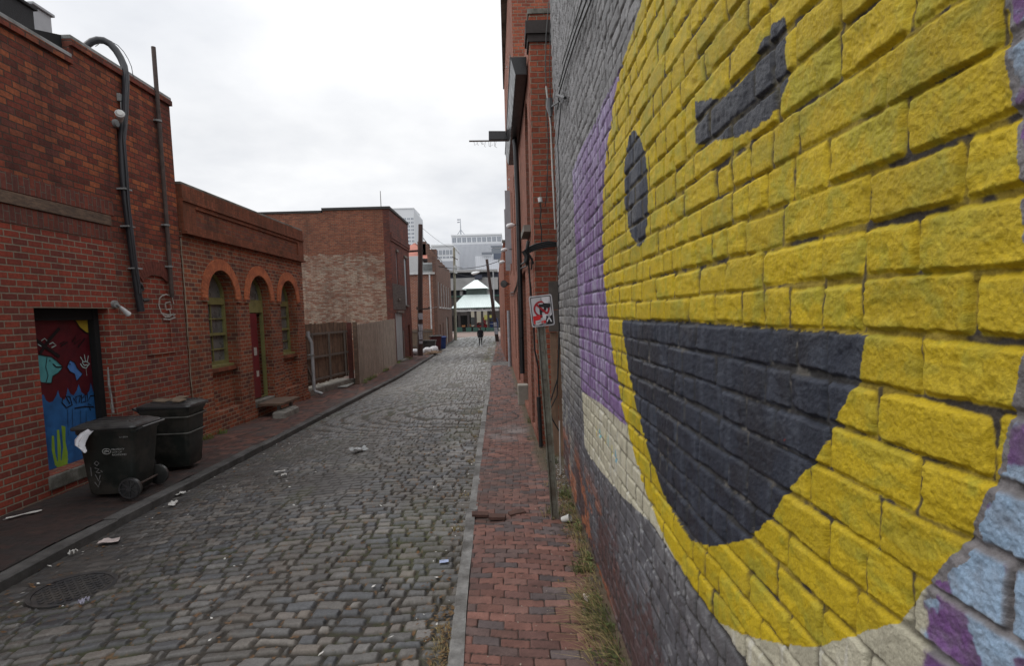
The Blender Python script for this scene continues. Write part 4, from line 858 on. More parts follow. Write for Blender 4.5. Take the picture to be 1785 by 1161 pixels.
for (v0, v1, w) in ((546, 557, .13), (565, 577, .14), (578, 592, .12), (594, 599, .11)):
    za, zb_ = AY(732, v0, PY).z, AY(732, v1, PY).z; xc = AY(734, v1, PY).x; b = MB()
    b.loft([[V(xc+.205*math.sin(a), PY-.205*math.cos(a), zz) for a in [(-1.+2*k/8)*w*6 for k in range(9)]] for zz in (zb_, za)], cap=False, closed=False); b.build('poster', PAP, up_)
# black tub and white rubbish bags at the pole, fence behind
def blob(name, label, cat, c, s, m, seed, group=None, n=14, sq=1.0):
    r = random.Random(seed); ph = [r.uniform(0, 6) for _ in range(5)]; b = MB(); rings = []
    for i in range(1, 9):
        th = math.pi*i/9-math.pi/2; rr = math.cos(th); rings.append([V(c[0]+s[0]*rr*math.cos(a)*(1+.14*math.sin(3*a+ph[0]+i)+.08*math.sin(5*a+ph[1])), c[1]+s[1]*rr*math.sin(a)*(1+.14*math.cos(2*a+ph[2]+i)), c[2]+s[2]*(1+math.sin(th))+.04*s[2]*math.sin(4*a+ph[3])) for a in [2*math.pi*k/n for k in range(n)]])
    b.loft(rings); o = b.build(name, m, smooth=True); return tag(o, label, cat, group)
WB = mat('white_bin_bag', (.58, .58, .60), .45, .12, 6, bmp=.01)
zg = lambda x, y: g(y)
for i, (u, v, s, lb) in enumerate(((723, 620, .28, 'white rubbish bag slumped left of the utility pole'), (745, 612, .30, 'white rubbish bag just right of the utility pole'), (756, 607, .32, 'white rubbish bag beside the maroon bin'))):
    Y = 39.2+i*1.2; p = AY(u, v, Y); blob('rubbish_bag', lb, 'rubbish bag', (p.x, Y, g(Y)), (s*1.1, s*.8, s*.8), WB, 20+i, 'white rubbish bags at the kerb')
b = MB(); 
for k in range(7): p = V(-5.45-r2.uniform(-.25, .25), 40.3+r2.uniform(-.5, .5), g(40)+.05+k*.02); b.obox(p, (r2.uniform(.2, .45), r2.uniform(-.1, .1), 0), (.05, r2.uniform(.15, .4), 0), (0, 0, .015))
tag(b.build('flattened_boxes', mat('cardboard', (.27, .19, .13), .9, .35, 5)), 'pile of flattened cardboard boxes at the kerb beyond the pole', 'rubbish')
tb = thing('black_tub', 'squat black bin standing behind the white bags near the pole', 'bin', (-5.75, 42, g(42)))
p = AY(748, 596, 42); b = MB(); b.loft([rrect(p.x, 42, g(42), .38, .3, .05), rrect(p.x, 42, g(42)+.85, .48, .38, .06)]); b.build('body', BINL, tb, smooth=True)
b = MB(); b.loft([rrect(p.x, 42, g(42)+.86, .52, .42, .06), rrect(p.x, 42, g(42)+.93, .5, .4, .06)]); b.build('lid', BINL, tb, smooth=True)
MAR = mat('maroon_plastic', (.075, .018, .022), .45, .3, 6); BLU = mat('blue_plastic', (.020, .045, .17), .45, .25, 6)
p = AY(761, 600, 45); cart('maroon wheeled bin with black lid beside the blue recycling bin', V(p.x-.05, 45, g(45)), math.radians(200), sc=1.12, mb=MAR, H=1.05)
p = AY(769, 598, 46.2); cart('blue wheeled recycling bin right of the maroon bin', V(p.x, 46.2, g(46)), math.radians(200), sc=1.05, mb=BLU, ml=BLU, H=1.0)
# ---------------- building with white gutter
MB4 = brick('salmon_brick', [(0.360, 0.114, 0.067), (0.432, 0.148, 0.089), (0.288, 0.091, 0.061), (0.336, 0.137, 0.100)], (0.468, 0.364, 0.286), .11, .28, .018, .2, (.12, .06, .05), .6, bmp=.01)
MB4f = brick('grey_brown_brick', [(0.208, 0.111, 0.085), (0.260, 0.142, 0.103), (0.169, 0.099, 0.079)], (0.221, 0.182, 0.156), .088, .23, .008, .4, (.08, .06, .055), .4)
Y4 = 50.0; a4 = AY(765, 606, Y4); X4 = a4.x; zr = AY(760, 478, Y4).z; zr2 = AY(768, 452, Y4+.5).z
b4 = thing('brick_house', 'two storey brick building with white gutter and drainpipe beyond the pole', 'building', (X4, 55, -1))
b = MB(); b.wall((0, Y4, 0), (1, 0, 0), W, (0, -1, 0), .3, [(X4-8, -1.2), (X4-.302, -1.2), (X4-.302, zr), (X4-8, zr)]); b.build('side_wall', MB4, b4)
fdir = (V(AY(789, 588, 68).x, 68, 0)-V(X4, Y4, 0)); LF = fdir.length; fdir.normalize(); fn = V(fdir.y, -fdir.x, 0)
zs_ = lambda u, v, d: (CAMP+ray(u, v)*((Y4+fdir.y*d)/ray(u, v).y)).z
fw = []
nwin = 5
for k in range(nwin):
    s0 = 1.6+k*3.0; fw.append([(s0, 3.0), (s0+1.2, 3.0), (s0+1.2, 5.2), (s0, 5.2)])
fd = [(9.5, -.9), (12.5, -.9), (12.5, 2.0), (9.5, 2.0)]; fd2 = [(1.6, -.9), (2.6, -.9), (2.6, 1.4), (1.6, 1.4)]; fd3 = [(5.0, -.2), (5.8, -.2), (5.8, 1.5), (5.0, 1.5)]
b = MB(); b.wall((X4, Y4, 0), fdir, W, fn, .3, [(0, -1.3), (LF, -1.3), (LF, zr2), (0, zr2)], fw+[fd, fd2, fd3]); b.build('front_wall', MB4f, b4)
O4 = V(X4, Y4, 0)
for h_ in fw:
    f = MB(); f.obox(O4+fdir*(h_[0][0]+.6)-fn*.18+V(0, 0, 4.1), fdir*.6, fn*.02, (0, 0, 1.1)); fo = f.build('window', GLASS, b4)
    f = MB(); f.obox(O4+fdir*(h_[0][0]+.6)+fn*.02+V(0, 0, 2.93), fdir*.68, fn*.08, (0, 0, .06)); f.build('window_sill', WHITE, fo)
    f = MB(); f.obox(O4+fdir*(h_[0][0]+.05)+fn*.0+V(0, 0, 4.1), fdir*.06, fn*.03, (0, 0, 1.1)); f.build('window_frame', WHITE, fo)
for h_, m_ in ((fd, mat('pale_shutter_grey', (.30, .28, .26), .7, .2, 2)), (fd2, WHITE), (fd3, mat('dull_red', (.2, .06, .05), .8))):
    w_ = (h_[1][0]-h_[0][0])/2; hh = (h_[2][1]-h_[0][1])/2
    f = MB(); f.obox(O4+fdir*(h_[0][0]+w_)-fn*.15+V(0, 0, h_[0][1]+hh), fdir*w_, fn*.02, (0, 0, hh)); f.build('door', m_, b4)
b = MB(); b.box(X4-8, X4-.1, Y4-.18, Y4+.3, zr+.0, zr+.17); b.build('gutter', WHITE, b4, bevel=.02)
q = AY(750, 484, Y4-.3); q2 = AY(757, 604, Y4-.3); b = MB(); b.tube([V(X4-.55, Y4-.12, zr-.02), V(X4-.55, Y4-.12, -.95)], .065, 10); b.build('drainpipe', WHITE, b4, smooth=True)
b = MB(); b.prism([(X4-8, Y4+.3, zr+.02), (X4-.31, Y4+.3, zr+.02), (X4-1.7, Y4+16, zr+.3), (X4-8, Y4+16, zr+.3)], (0, 0, .1)); b.build('roof', mat('bitumen', (0, 0, 0)), b4)
b = MB(); 
for k in range(6): s0 = k*LF/6; b.obox(O4+fdir*(s0+LF/24)+V(0, 0, zr2+.12)-fn*.15, fdir*(LF/24), fn*.16, (0, 0, .14))
b.build('parapet', MB4f, b4)
b = MB(); b.box(X4-.9, X4-.1, Y4+1.5, Y4+2.3, zr, zr2+1.0); b.build('chimney', MB4f, b4)
ac = thing('air_conditioner', 'pale grey air conditioning unit on the roof beside the white gutter', 'rooftop unit', (X4-1.6, Y4+1, zr+.3))
b = MB(); q = AY(748, 469, Y4+1); b.box(q.x-.65, q.x+.65, Y4+.8, Y4+1.6, zr+.25, q.z+.55); b.build('casing', mat('ac_grey', (.36, .38, .38), .6, .1), ac, bevel=.03)
b = MB(); b.box(q.x-.5, q.x+.5, Y4+.78, Y4+.802, zr+.4, q.z+.4); b.build('grille', mat('grille_grey', (.16, .17, .17), .6), ac)
# back fence between the buildings
bf = thing('back_fence', 'weathered board fence below the salmon brick wall behind the pole', 'fence', (-8, 47, -.6))
b = MB(); xx = -11.
while xx < X4-.15: b.box(xx, xx+.17, 47.0, 47.03, -1.0, 1.15+rf.uniform(-.03, .03)); xx += .18
b.build('boards', mat('brown_boards', (.17, .13, .095), .9, .3, 3), bf); b = MB(); b.box(-11, X4-.15, 46.96, 46.99, .9, 1.0); b.box(-11, X4-.15, 46.96, 46.99, -.3, -.2); b.build('rail', FR, bf)
# orange roofed house
Y5 = 64.0; h5 = thing('orange_roofed_house', 'house with faded orange hipped roof and pale dormer behind the pole', 'building', (-12, Y5, 0))
e0, e1, pk = AY(690, 462, Y5), AY(772, 462, Y5), AY(712, 425, Y5+3); ez = AY(730, 452, Y5).z
ORF = mat('orange_roof_sheet', (.36, .145, .11), .8, .2, 1.5)
x0, x1 = AY(650, 460, Y5).x, AY(757, 460, Y5).x
b = MB(); A = [V(x0, Y5-.4, ez), V(x1, Y5-.4, ez), V(x1, Y5+12, ez), V(x0, Y5+12, ez)]; R1_, R2_ = V(x0+4, Y5+5, ez+2.4), V(x1-3.0, Y5+5, ez+2.4)
b.add(A+[R1_, R2_], [(0, 1, 5, 4), (1, 2, 5), (2, 3, 4, 5), (3, 0, 4), (3, 2, 1, 0)]); b.build('roof', ORF, h5)
b = MB(); b.box(x0+.4, x1-.8, Y5+.2, Y5+11, -1, ez-.02); b.build('wall', MB4f, h5)
b = MB(); b.box(x0+.2, x1-.1, Y5-.5, Y5-.3, ez-.25, ez+.02); b.build('eave', mat('dark_eave', (.035, .03, .03), .8), h5)
q0, q1 = AY(707, 468, Y5-2), AY(733, 446, Y5-2); b = MB(); b.box(q0.x, q1.x, Y5-2, Y5+1, q0.z-1.5, q1.z); b.build('dormer', mat('pale_render', (.50, .50, .50), .7, .1), h5)
for (u, v) in ((736, 426), (742, 430)):
    q = AY(u, v, Y5+1); b = MB(); b.box(q.x-.5, q.x+.4, Y5+.8, Y5+1.6, ez+.3, q.z+.3); b.build('chimney', MB4f, h5)
# ============================================================ RIGHT SIDE BUILDINGS
ru = V(-.022, 1, 0).normalized(); rn = V(-1, -.022, 0).normalized()
RO = V(.6656, 0, 0)
def RP(Y, z, d=0.): return V(R1X(Y), Y, z)+rn*d
MR = brick('bright_red_brick', [(0.304, 0.079, 0.045), (0.395, 0.103, 0.055), (0.456, 0.130, 0.072), (0.243, 0.069, 0.046), (0.350, 0.089, 0.053)], (0.305, 0.227, 0.169), .088, .235, .011, .3, (.07, .035, .03), .6, bmp=.02, distort=.010)
MRf = brick('pinkish_worn_brick', [(0.280, 0.109, 0.073), (0.325, 0.130, 0.091), (0.234, 0.093, 0.066)], (0.299, 0.195, 0.150), .088, .23, .008, .25, (.10, .05, .04), .35, bmp=.010)
r1 = thing('corner_brick_building', 'bright red brick building just beyond the painted wall with cables and downpipe', 'building', (R1X(9.8), 12, 0))
ZR1 = 7.15; Y1e = 16.6
def rarch(y0, y1, z0, zs, seg=1.0, n=12): r_ = (y1-y0)/2; yc = (y0+y1)/2; return [(y0, z0), (y1, z0)]+[(yc+r_*math.cos(a), zs+r_*seg*math.sin(a)) for a in [math.pi*j/n for j in range(n+1)]]
def rrct(y0, y1, z0, z1): return [(y0, z0), (y1, z0), (y1, z1), (y0, z1)]
h1 = [rarch(10.75, 11.75, 3.9, 5.75), rarch(10.7, 11.6, .05, 2.45), rrct(13.0, 15.4, .0, 3.25)]
b = MB(); b.wall(RO, ru, W, rn, .40, [(9.8+.4, -.4), (Y1e, -.4), (Y1e, ZR1-.0), (9.8+.4, ZR1-.0)], h1); b.build('street_wall', MRf, r1)
b = MB(); b.box(R1X(9.8), 4.0, 9.8, 10.2, -.4, ZR1); b.build('end_wall', MR, r1)
b = MB(); b.box(R1X(9.8)-.06, 4.0, 9.74, 10.3, ZR1-.32, ZR1-.12); b.box(R1X(9.8)-.03, 4.0, 9.77, 10.25, ZR1-.44, ZR1-.322); b.build('pier_cap', mat('sooty_stone', (.05, .042, .04), .9, .3, 8, bmp=.004), r1)
b = MB(); b.box(R1X(9.8)-.02, 4, 9.78, Y1e, ZR1+.002, ZR1+.08); b.build('coping', CONC, r1)
for h_ in h1:
    m_ = MB(); y0, y1 = h_[0][0], h_[1][0]; z0, z1 = h_[0][1], max(p[1] for p in h_); m_.obox(RP((y0+y1)/2, (z0+z1)/2, -.32), ru*((y1-y0)/2), rn*.02, (0, 0, (z1-z0)/2)); m_.build('window' if z0 > 3 else 'door', mat('dark_recess_paint', (.03, .024, .022), .6, .3), r1)
b = MB(); b.obox(RP(15.1, .10, .03), ru*.18, rn*.14, (0, 0, .30)); b.build('stone_guard', mat('pale_stone', (.27, .25, .215), .85, .15, 6), r1, bevel=.03)
b = MB(); b.obox(RP(11.2, 3.83, .03), ru*.56, rn*.1, (0, 0, .06)); b.build('window_sill', CONC, r1)
# gutter box along the roof, downpipe, projecting beam
GB = mat('black_painted_metal', (.022, .022, .024), .35, .25, 5, spec=.5)
gy0, gy1 = 10.3, 16.4
b = MB(); b.prism([RP(gy0, ZR1-.75, .02), RP(gy0, ZR1-.75, .22), RP(gy0, ZR1-.45, .30), RP(gy0, ZR1-.45, .02)], ru*(gy1-gy0)); gb = b.build('box_gutter', GB, r1, bevel=.01)
b = MB(); b.bar(RP(gy0, ZR1-.44, .30), RP(gy1, ZR1-.44, .30), .02, .03); b.build('bright_lip', ZINC, gb)
b = MB(); b.tube([RP(14.0, ZR1-.7, .12), RP(14.0, 6.2, .10), RP(14.0, 5.0, .08), RP(14.05, .8, .08)], .06, 12); b.build('downpipe', GB, r1, smooth=True)
q = AY(903, 237, 14.6); ql = AY(852, 237, 14.6); qr = AY(818, 246, 14.6)
bm_ = thing('bracket_beam', 'black bracket beam with thin rod sticking out over the alley', 'bracket', tuple(q))
b = MB(); b.bar((R1X(14.6)+.02, 14.6, q.z), (ql.x, 14.6, ql.z), .16, .21); b.build('beam', GB, bm_, bevel=.01)
b = MB(); b.bar((R1X(14.6), 14.55, q.z-.12), (qr.x, 14.55, qr.z-.01), .03, .03); b.build('rod', IRON, bm_)
b = MB(); 
for k in range(9): x = qr.x+.12+k*.07+r2.uniform(-.02, .02); zt_ = qr.z-.01+.0; b.tube([V(x, 14.55, zt_), V(x+r2.uniform(-.04, .05), 14.55, zt_-r2.uniform(.04, .16)), V(x+r2.uniform(0, .09), 14.55, zt_-r2.uniform(.05, .18))], .004, 4)
b.build('loose_wire', IRON, bm_)
# taller part beyond
r2b = thing('tall_corner_building', 'tall pinkish brick warehouse beyond the bracket with slit windows', 'building', (R1X(16.6), 22, 0))
ZR2 = 12.9; Y2e = 28.2
h2 = [rrct(18.2, 18.9, 3.6, 6.6), rrct(20.6, 21.3, 3.6, 6.6), rrct(23.2, 24.2, 4.0, 6.8), rrct(25.6, 26.6, 4.0, 6.8), rarch(17.6, 18.6, .1, 2.45), rarch(20.5, 21.3, .6, 2.4), rrct(24.4, 25.0, .9, 2.6), rrct(19, 19.9, 8.4, 10.6), rrct(22.2, 23.2, 8.4, 10.6), rrct(25.4, 26.4, 8.4, 10.6)]
b = MB(); b.wall(RO, ru, W, rn, .40, [(Y1e+.004, -.6), (Y2e, -.6), (Y2e, ZR2), (Y1e+.004, ZR2)], h2); b.box(R1X(Y2e)+.41, 5, Y2e-.4, Y2e, -.6, ZR2); b.build('street_wall', MRf, r2b)
b = MB(); b.box(R1X(Y1e)+.41, 6, Y1e+.01, Y1e+.4, 0, ZR2-.01); b.box(R1X(Y1e)+.0, R1X(Y1e)+.408, Y1e-.002, Y1e+.0035, ZR1+.1, ZR2); b.build('end_wall', MR, r2b)
b = MB(); b.box(R1X(Y2e)-.05, 6, Y1e-.05, Y2e+.05, ZR2+.002, ZR2+.12); b.build('coping', CONC, r2b)
for h_ in h2:
    m_ = MB(); y0, y1 = h_[0][0], h_[1][0]; z0, z1 = h_[0][1], max(p[1] for p in h_); m_.obox(RP((y0+y1)/2, (z0+z1)/2, -.30), ru*((y1-y0)/2), rn*.02, (0, 0, (z1-z0)/2)); m_.build('window', mat('dark_recess_paint', (0, 0, 0)), r2b)
m_ = MB(); m_.obox(RP(22.6, 5.6, .12), ru*.03, rn*.10, (0, 0, 1.4)); m_.obox(RP(24.9, 5.4, .12), ru*.03, rn*.10, (0, 0, 1.3)); m_.build('shutter', mat('grey_shutter', (.33, .34, .37), .7, .15, 3), r2b)
b = MB()
for k in range(16): 
    y = 17.0+k*.68; b.obox(RP(y, 6.9+.0*k+r2.uniform(0, 4.5), .02), ru*.03, rn*.03, (0, 0, .03))
b.build('wall_tie', mat('chalk', (.6, .6, .6), .7), r2b)
b = MB(); b.tube([RP(27.6, -.3, .10), RP(27.6, 2.4, .10)], .085, 10); b.build('standpipe', mat('grey_pipe', (.25, .26, .28), .5, .2), r2b, smooth=True)
for i, (u, v) in enumerate(((894, 394), (882, 436), (878, 457))):
    Y = (16.8, 22.0, 25.5)[i]; d_ = ray(u, v); q = CAMP+d_*(Y/d_.y); t = thing('wall_lamp', ('white wall lamp on the brick wall, highest of the three', 'white wall lamp on the brick wall, middle of the three', 'white wall lamp on the brick wall, lowest of the three')[i], 'lamp', tuple(q), 'white lamps along the right brick wall')
    b = MB(); b.tube([RP(Y, q.z+.03, 0), RP(Y, q.z+.03, .12)], .018, 8); b.build('arm', IRON, t)
    b = MB(); b.tube([q+V(.05, 0, .02), q+V(-.02, 0, .025), q+V(-.14, 0, .0), q+V(-.18, 0, -.015)], [.035, .07, .075, .04], 12); b.build('lamp_head', mat('lamp_white', (.7, .71, .72), .4, .05), t, smooth=True)
# dark fixture on the wall lower down
q = AY(880, 495, 26); t = thing('dark_floodlight', 'round dark floodlight on the right wall above the grey standpipe', 'lamp', tuple(q)); b = MB(); b.tube([q+V(.14, .1, 0), q+V(0, 0, 0), q+V(-.04, -.1, 0)], [.06, .15, .17], 14); b.build('housing', GB, t, smooth=True)
b = MB(); b.tube([q+V(-.035, -.10, 0), q+V(-.04, -.112, 0)], .14, 14); b.build('lens', GLASS, t); b = MB(); b.bar(q+V(.1, .05, 0), RP(26, q.z, -.05), .04, .04); b.build('arm', IRON, t)
# cable tangle on the corner
ct = thing('wall_cables', 'black cable tangle crossing the corner of the bright red brick building', 'cables', (.45, 9.7, 4))
def wz(l, Y, r, n=7): b_.tube([AY(u, v, Y) for u, v in l], r, n)
b_ = MB()
for dv in (-3, 0, 3, 6): wz([(975, 425+dv*.5), (955, 424+dv), (935, 428+dv), (922, 434+dv), (915, 440+dv*1.5)], 9.66, .014)
wz([(921, 420), (918, 440), (924, 446), (915, 452), (920, 462)], 9.6, .03); wz([(914, 436), (926, 450), (930, 460)], 9.58, .018); wz([(928, 450), (926, 470)], 9.6, .012)
wz([(913, 437), (919, 447), (917, 457)], 9.55, .045, 9)
b_.build('cable_run', BLACKP, ct, smooth=True)
b_ = MB(); d1 = [(14, 3.6), (17, 3.25), (20, 3.15), (23, 3.25), (26, 3.3)]
b_.tube([AY(918, 450, 9.66), RP(10.5, 3.25, .05)]+[RP(y, z-.15, .05) for y, z in d1], .022, 6); b_.tube([AY(921, 455, 9.6), RP(10.5, 3.15, .07)]+[RP(y, z-.25, .06) for y, z in d1], .014, 6)
b_.tube([AY(921, 455, 9.66), AY(925, 510, 9.7), AY(930, 560, 9.7), AY(932, 610, 9.7), AY(938, 640, 9.7), AY(940, 690, 9.7)], .016, 6)
b_.build('sagging_cable', BLACKP, ct, smooth=True)
b_ = MB(); wz([(957, 0), (952, 60), (951, 110), (953, 200), (956, 240), (953, 340), (950, 360)], 9.7, .008, 5); wz([(960, 20), (958, 120), (962, 250)], 9.7, .007, 5); wz([(940, 345), (943, 365), (941, 385), (944, 400), (944, 422)], 9.7, .011, 6)
wz([(970, 300), (972, 420), (974, 520), (975, 600), (972, 660), (958, 705), (962, 730), (975, 752)], 9.0, .012, 6); wz([(972, 420), (975, 560), (971, 690), (960, 712)], 9.0, .010, 6)
b_.build('hanging_wire', BLACKP, ct, smooth=True)
b_ = MB(); wz([(941, 344), (942, 352)], 9.68, .035, 8); b_.build('cable_terminal', mat('chalk', (.6, .6, .6)), ct)
b = MB(); q = AY(939, 692, 9.68); q2 = AY(943, 779, 9.68); b.tube([q, q2], .035, 8); b.build('cable_guard', BLACKP, ct, smooth=True)
# cables on the grey wall
gw = thing('mural_wall_wires', 'thin black wires and insulator fixed on the grey end of the painted wall', 'wires', (.68, 8, 4))
b_ = MB(); wl = lambda l, r, d=.05: b_.tube([AX(u, v, WX-d) for u, v in l], r, 5)
wl([(1030, 0), (1010, 50), (990, 110), (975, 160), (972, 190)], .009); wl([(1022, 0), (1004, 50), (986, 105), (974, 150)], .009); wl([(1014, 0), (1000, 45), (980, 110)], .007); wl([(978, 180), (972, 250), (976, 330), (974, 480)], .007); wl([(975, 176), (962, 185), (957, 195)], .012); wl([(970, 165), (985, 170)], .02)
b_.build('wire', BLACKP, gw, smooth=True)
b_ = MB(); b_.tube([AX(958, 170, WX-.07), AX(958, 186, WX-.07), AX(960, 203, WX-.06)], [.04, .055, .02], 8); b_.build('insulator', mat('grey_insulator', (.13, .13, .135), .4), gw, smooth=True)
dz = thing('corner_downpipe', 'slim white pipe at the far corner of the painted wall', 'pipe', (.68, 8.4, 0))
b_ = MB(); b_.tube([AY(952, 150, 8.75), AY(960, 220, 8.72), AY(963, 300, 8.6), AY(968, 400, 8.55)], .013, 8); b_.build('upper_run', mat('old_white_pipe', (.38, .37, .35), .7), dz, smooth=True)
b_ = MB(); b_.tube([V(.665, 8.02, .75), V(.66, 7.96, -.02)], .010, 8); b_.build('lower_run', mat('old_white_pipe', (.38, .37, .35), .7), dz, smooth=True)
# timber gate between the buildings
tg = thing('timber_gate', 'narrow brown timber gate between the painted wall and brick corner', 'gate', (.75, 9.2, 0))
b = MB()
for k in range(4): b.obox((.69+k*.115, 9.15-.02*k, .95), (.053, 0, 0), (0, .012, 0), (0, 0, 1.02))
b.build('boards', mat('raw_brown_timber', (.26, .165, .11), .85, .25, 6, bmp=.003, streak=((.16, .10, .07), (12, 12, .8))), tg)
b = MB(); b.obox((.84, 9.12, 2.15), (.22, 0, 0), (0, .03, 0), (0, 0, .17)); b.obox((.84, 9.13, 2.55), (.21, 0, 0), (0, .02, 0), (0, 0, .22)); b.build('top_board', mat('greyed_board', (.10, .085, .075), .9, .3, 6), tg)
# ---------------------------------------------------- further right block
r3 = thing('far_brick_building', 'small plain red brick building beyond the side lane on the right', 'building', (-.3, 40, -.5))
Z3 = 6.05; r3x = lambda Y: -.23-.031*(Y-30.93)
u3 = V(-.031, 1, 0).normalized(); n3 = V(-1, -.031, 0).normalized(); O3 = V(-.23+.031*30.93, 0, 0)
b = MB(); b.wall(O3, u3, W, n3, .3, [(31.3, -1), (51, -1), (51, Z3), (31.3, Z3)], [rrct(36, 37, .5, 2.2), rrct(42, 43, .5, 2.2)]); b.build('street_wall', MRf, r3)
b = MB(); b.box(r3x(31), 6, 31.0, 31.3, -1, Z3); b.build('end_wall', MR, r3)
b = MB(); b.box(r3x(31)-.06, 6, 30.94, 31.4, Z3+.001, Z3+.12); b.box(r3x(31)+.2, 6, 31.4, 51, Z3-.3, Z3-.2); b.build('coping', CONC, r3)
b = MB(); b.box(-.05, .3, 35.9, 37.1, .3, 2.3); b.box(-.2, .1, 41.9, 43.1, .3, 2.3); b.build('window', mat('dark_recess_paint', (0, 0, 0)), r3)
wb = thing('white_cabin', 'narrow white walled building behind the far right brick block', 'building', (-1.5, 58, -.8))
q0 = AY(870, 452, 58); q1 = AY(880, 452, 58); b = MB(); b.box(q0.x, q1.x+2, 58, 68, q0.z-3.2, q0.z-.15); b.box(q0.x+.25, q1.x+2, 58.02, 68, -1, q0.z-3.2); b.build('wall', mat('white_wall_paint', (.55, .56, .57), .7, .1), wb)
b = MB(); b.box(q0.x-.1, q1.x+2, 57.9, 68.1, q0.z-.15, q0.z-.0); b.build('roof', ZINC, wb)
q = AY(875, 563, 57.5); b = MB(); b.tube([q, q+V(0, -.05, -.05)], .12, 8); lm = b.build('porch_lamp', mat('warm_lamp', (.9, .7, .4), .4), wb)
# ============================================================ FAR END: market pavilion
YM = 104.0; mk = lambda u, v, Y=YM: AY(u, v, Y)
GRF = mat('pale_green_sheet_roof', (.70, .77, .755), .45, .05, .6, streak=((.65, .72, .705), (3, 1, 1)))
DG = mat('dark_green_paint', (.03, .075, .06), .6, .2, 2); FASC = mat('grey_fascia', (.42, .42, .42), .7, .1, 2)
eL, eR = mk(787, 535), mk(873, 535); ez = mk(830, 536).z; tL, tR = mk(807, 512), mk(852, 512); tz = mk(828, 513).z
mp_ = thing('market_pavilion', 'open market pavilion with two tier pale green roof and lettered fascia', 'pavilion', ((eL.x+eR.x)/2, YM, -1))
cx = (eL.x+eR.x)/2; hw = (eR.x-eL.x)/2; dep = 11.; hw2 = (tR.x-tL.x)/2*.98; yc = YM+dep/2; hd2 = 3.0
A = [V(cx-hw, YM, ez), V(cx+hw, YM, ez), V(cx+hw, YM+dep, ez), V(cx-hw, YM+dep, ez)]; B = [V(cx-hw2, yc-hd2, tz), V(cx+hw2, yc-hd2, tz), V(cx+hw2, yc+hd2, tz), V(cx-hw2, yc+hd2, tz)]
b = MB(); b.add(A+B, [(0, 1, 5, 4), (1, 2, 6, 5), (2, 3, 7, 6), (3, 0, 4, 7), (3, 2, 1, 0), (4, 5, 6, 7)]); lr = b.build('lower_roof', GRF, mp_)
b = MB()
for k in range(25):
    f = k/24; b.bar(A[0].lerp(A[1], f)+V(0, 0, .03), B[0].lerp(B[1], f)+V(0, 0, .03), .05, .05)
b.build('standing_seam', mat('seam_green', (.56, .66, .64), .5, .05), lr)
z1, z2_ = mk(830, 503, yc-hd2).z, mk(830, 488, yc).z
b = MB(); b.box(cx-hw2+.4, cx+hw2-.4, yc-hd2+.4, yc+hd2-.4, tz, z1); b.build('clerestory', mat('dark_louvre', (.09, .12, .11), .7, .3, 2), mp_)
q0, q1 = mk(805, 502, yc-hd2-.6), mk(852, 501, yc-hd2-.6); cc_ = (q0.x+q1.x)/2; hw3 = (q1.x-q0.x)/2
A = [V(cc_-hw3, yc-hd2-.8, z1), V(cc_+hw3, yc-hd2-.8, z1), V(cc_+hw3, yc+hd2+.8, z1), V(cc_-hw3, yc+hd2+.8, z1)]
b = MB(); b.add(A+[V(cc_-.3, yc, z2_), V(cc_+.3, yc, z2_)], [(0, 1, 5, 4), (1, 2, 5), (2, 3, 4, 5), (3, 0, 4), (3, 2, 1, 0)]); b.build('upper_roof', GRF, mp_)
fz0 = mk(830, 542.5).z; fx0, fx1 = mk(794, 540).x, mk(869, 540).x
b = MB(); b.box(fx0, fx1, YM+.1, YM+.3, fz0, ez-.05); b.box(fx0, fx1, YM+dep-.3, YM+dep-.1, fz0, ez-.05); b.build('fascia', FASC, mp_)
b = MB(); b.box(fx0-.7, fx1+.5, YM-.05, YM+.10, ez-.16, ez-.02); b.build('gutter', DG, mp_)
textmesh('fascia_lettering', '17TH STREET FARMERS MARKET', .50, (mk(800, 541).x-.9, YM+.09, fz0+.2), (1, 0, 0), (0, 0, 1), mat('dark_letters', (.05, .05, .05), .7), mp_, ext=.01, bold=.008)
PST = mat('dark_post', (.035, .03, .03), .7, .3, 2)
for u in (801, 817, 829.5, 841, 852, 862):
    q = mk(u, 578); b = MB(); b.box(q.x-.2, q.x+.2, YM+.3, YM+.9, -1.2, fz0); po = b.build('post', PST, mp_)
    b = MB(); b.box(q.x-.5, q.x+.5, YM+.2, YM+1.0, -1.2, mk(u, 571).z); b.build('post_base', DG, po, bevel=.03)
b = MB(); b.box(fx0, fx1, YM+.2, YM+dep-.2, -1.0, -.93); b.build('floor', mat('pavilion_floor', (.10, .095, .09), .9), mp_)
def simple(name, label, cat, parts, loc, group=None):
    t = thing(name, label, cat, loc, group)
    for n_, m_, f_ in parts: b = MB(); f_(b); b.build(n_, m_, t)
    return t
q = mk(860, 572, 108)
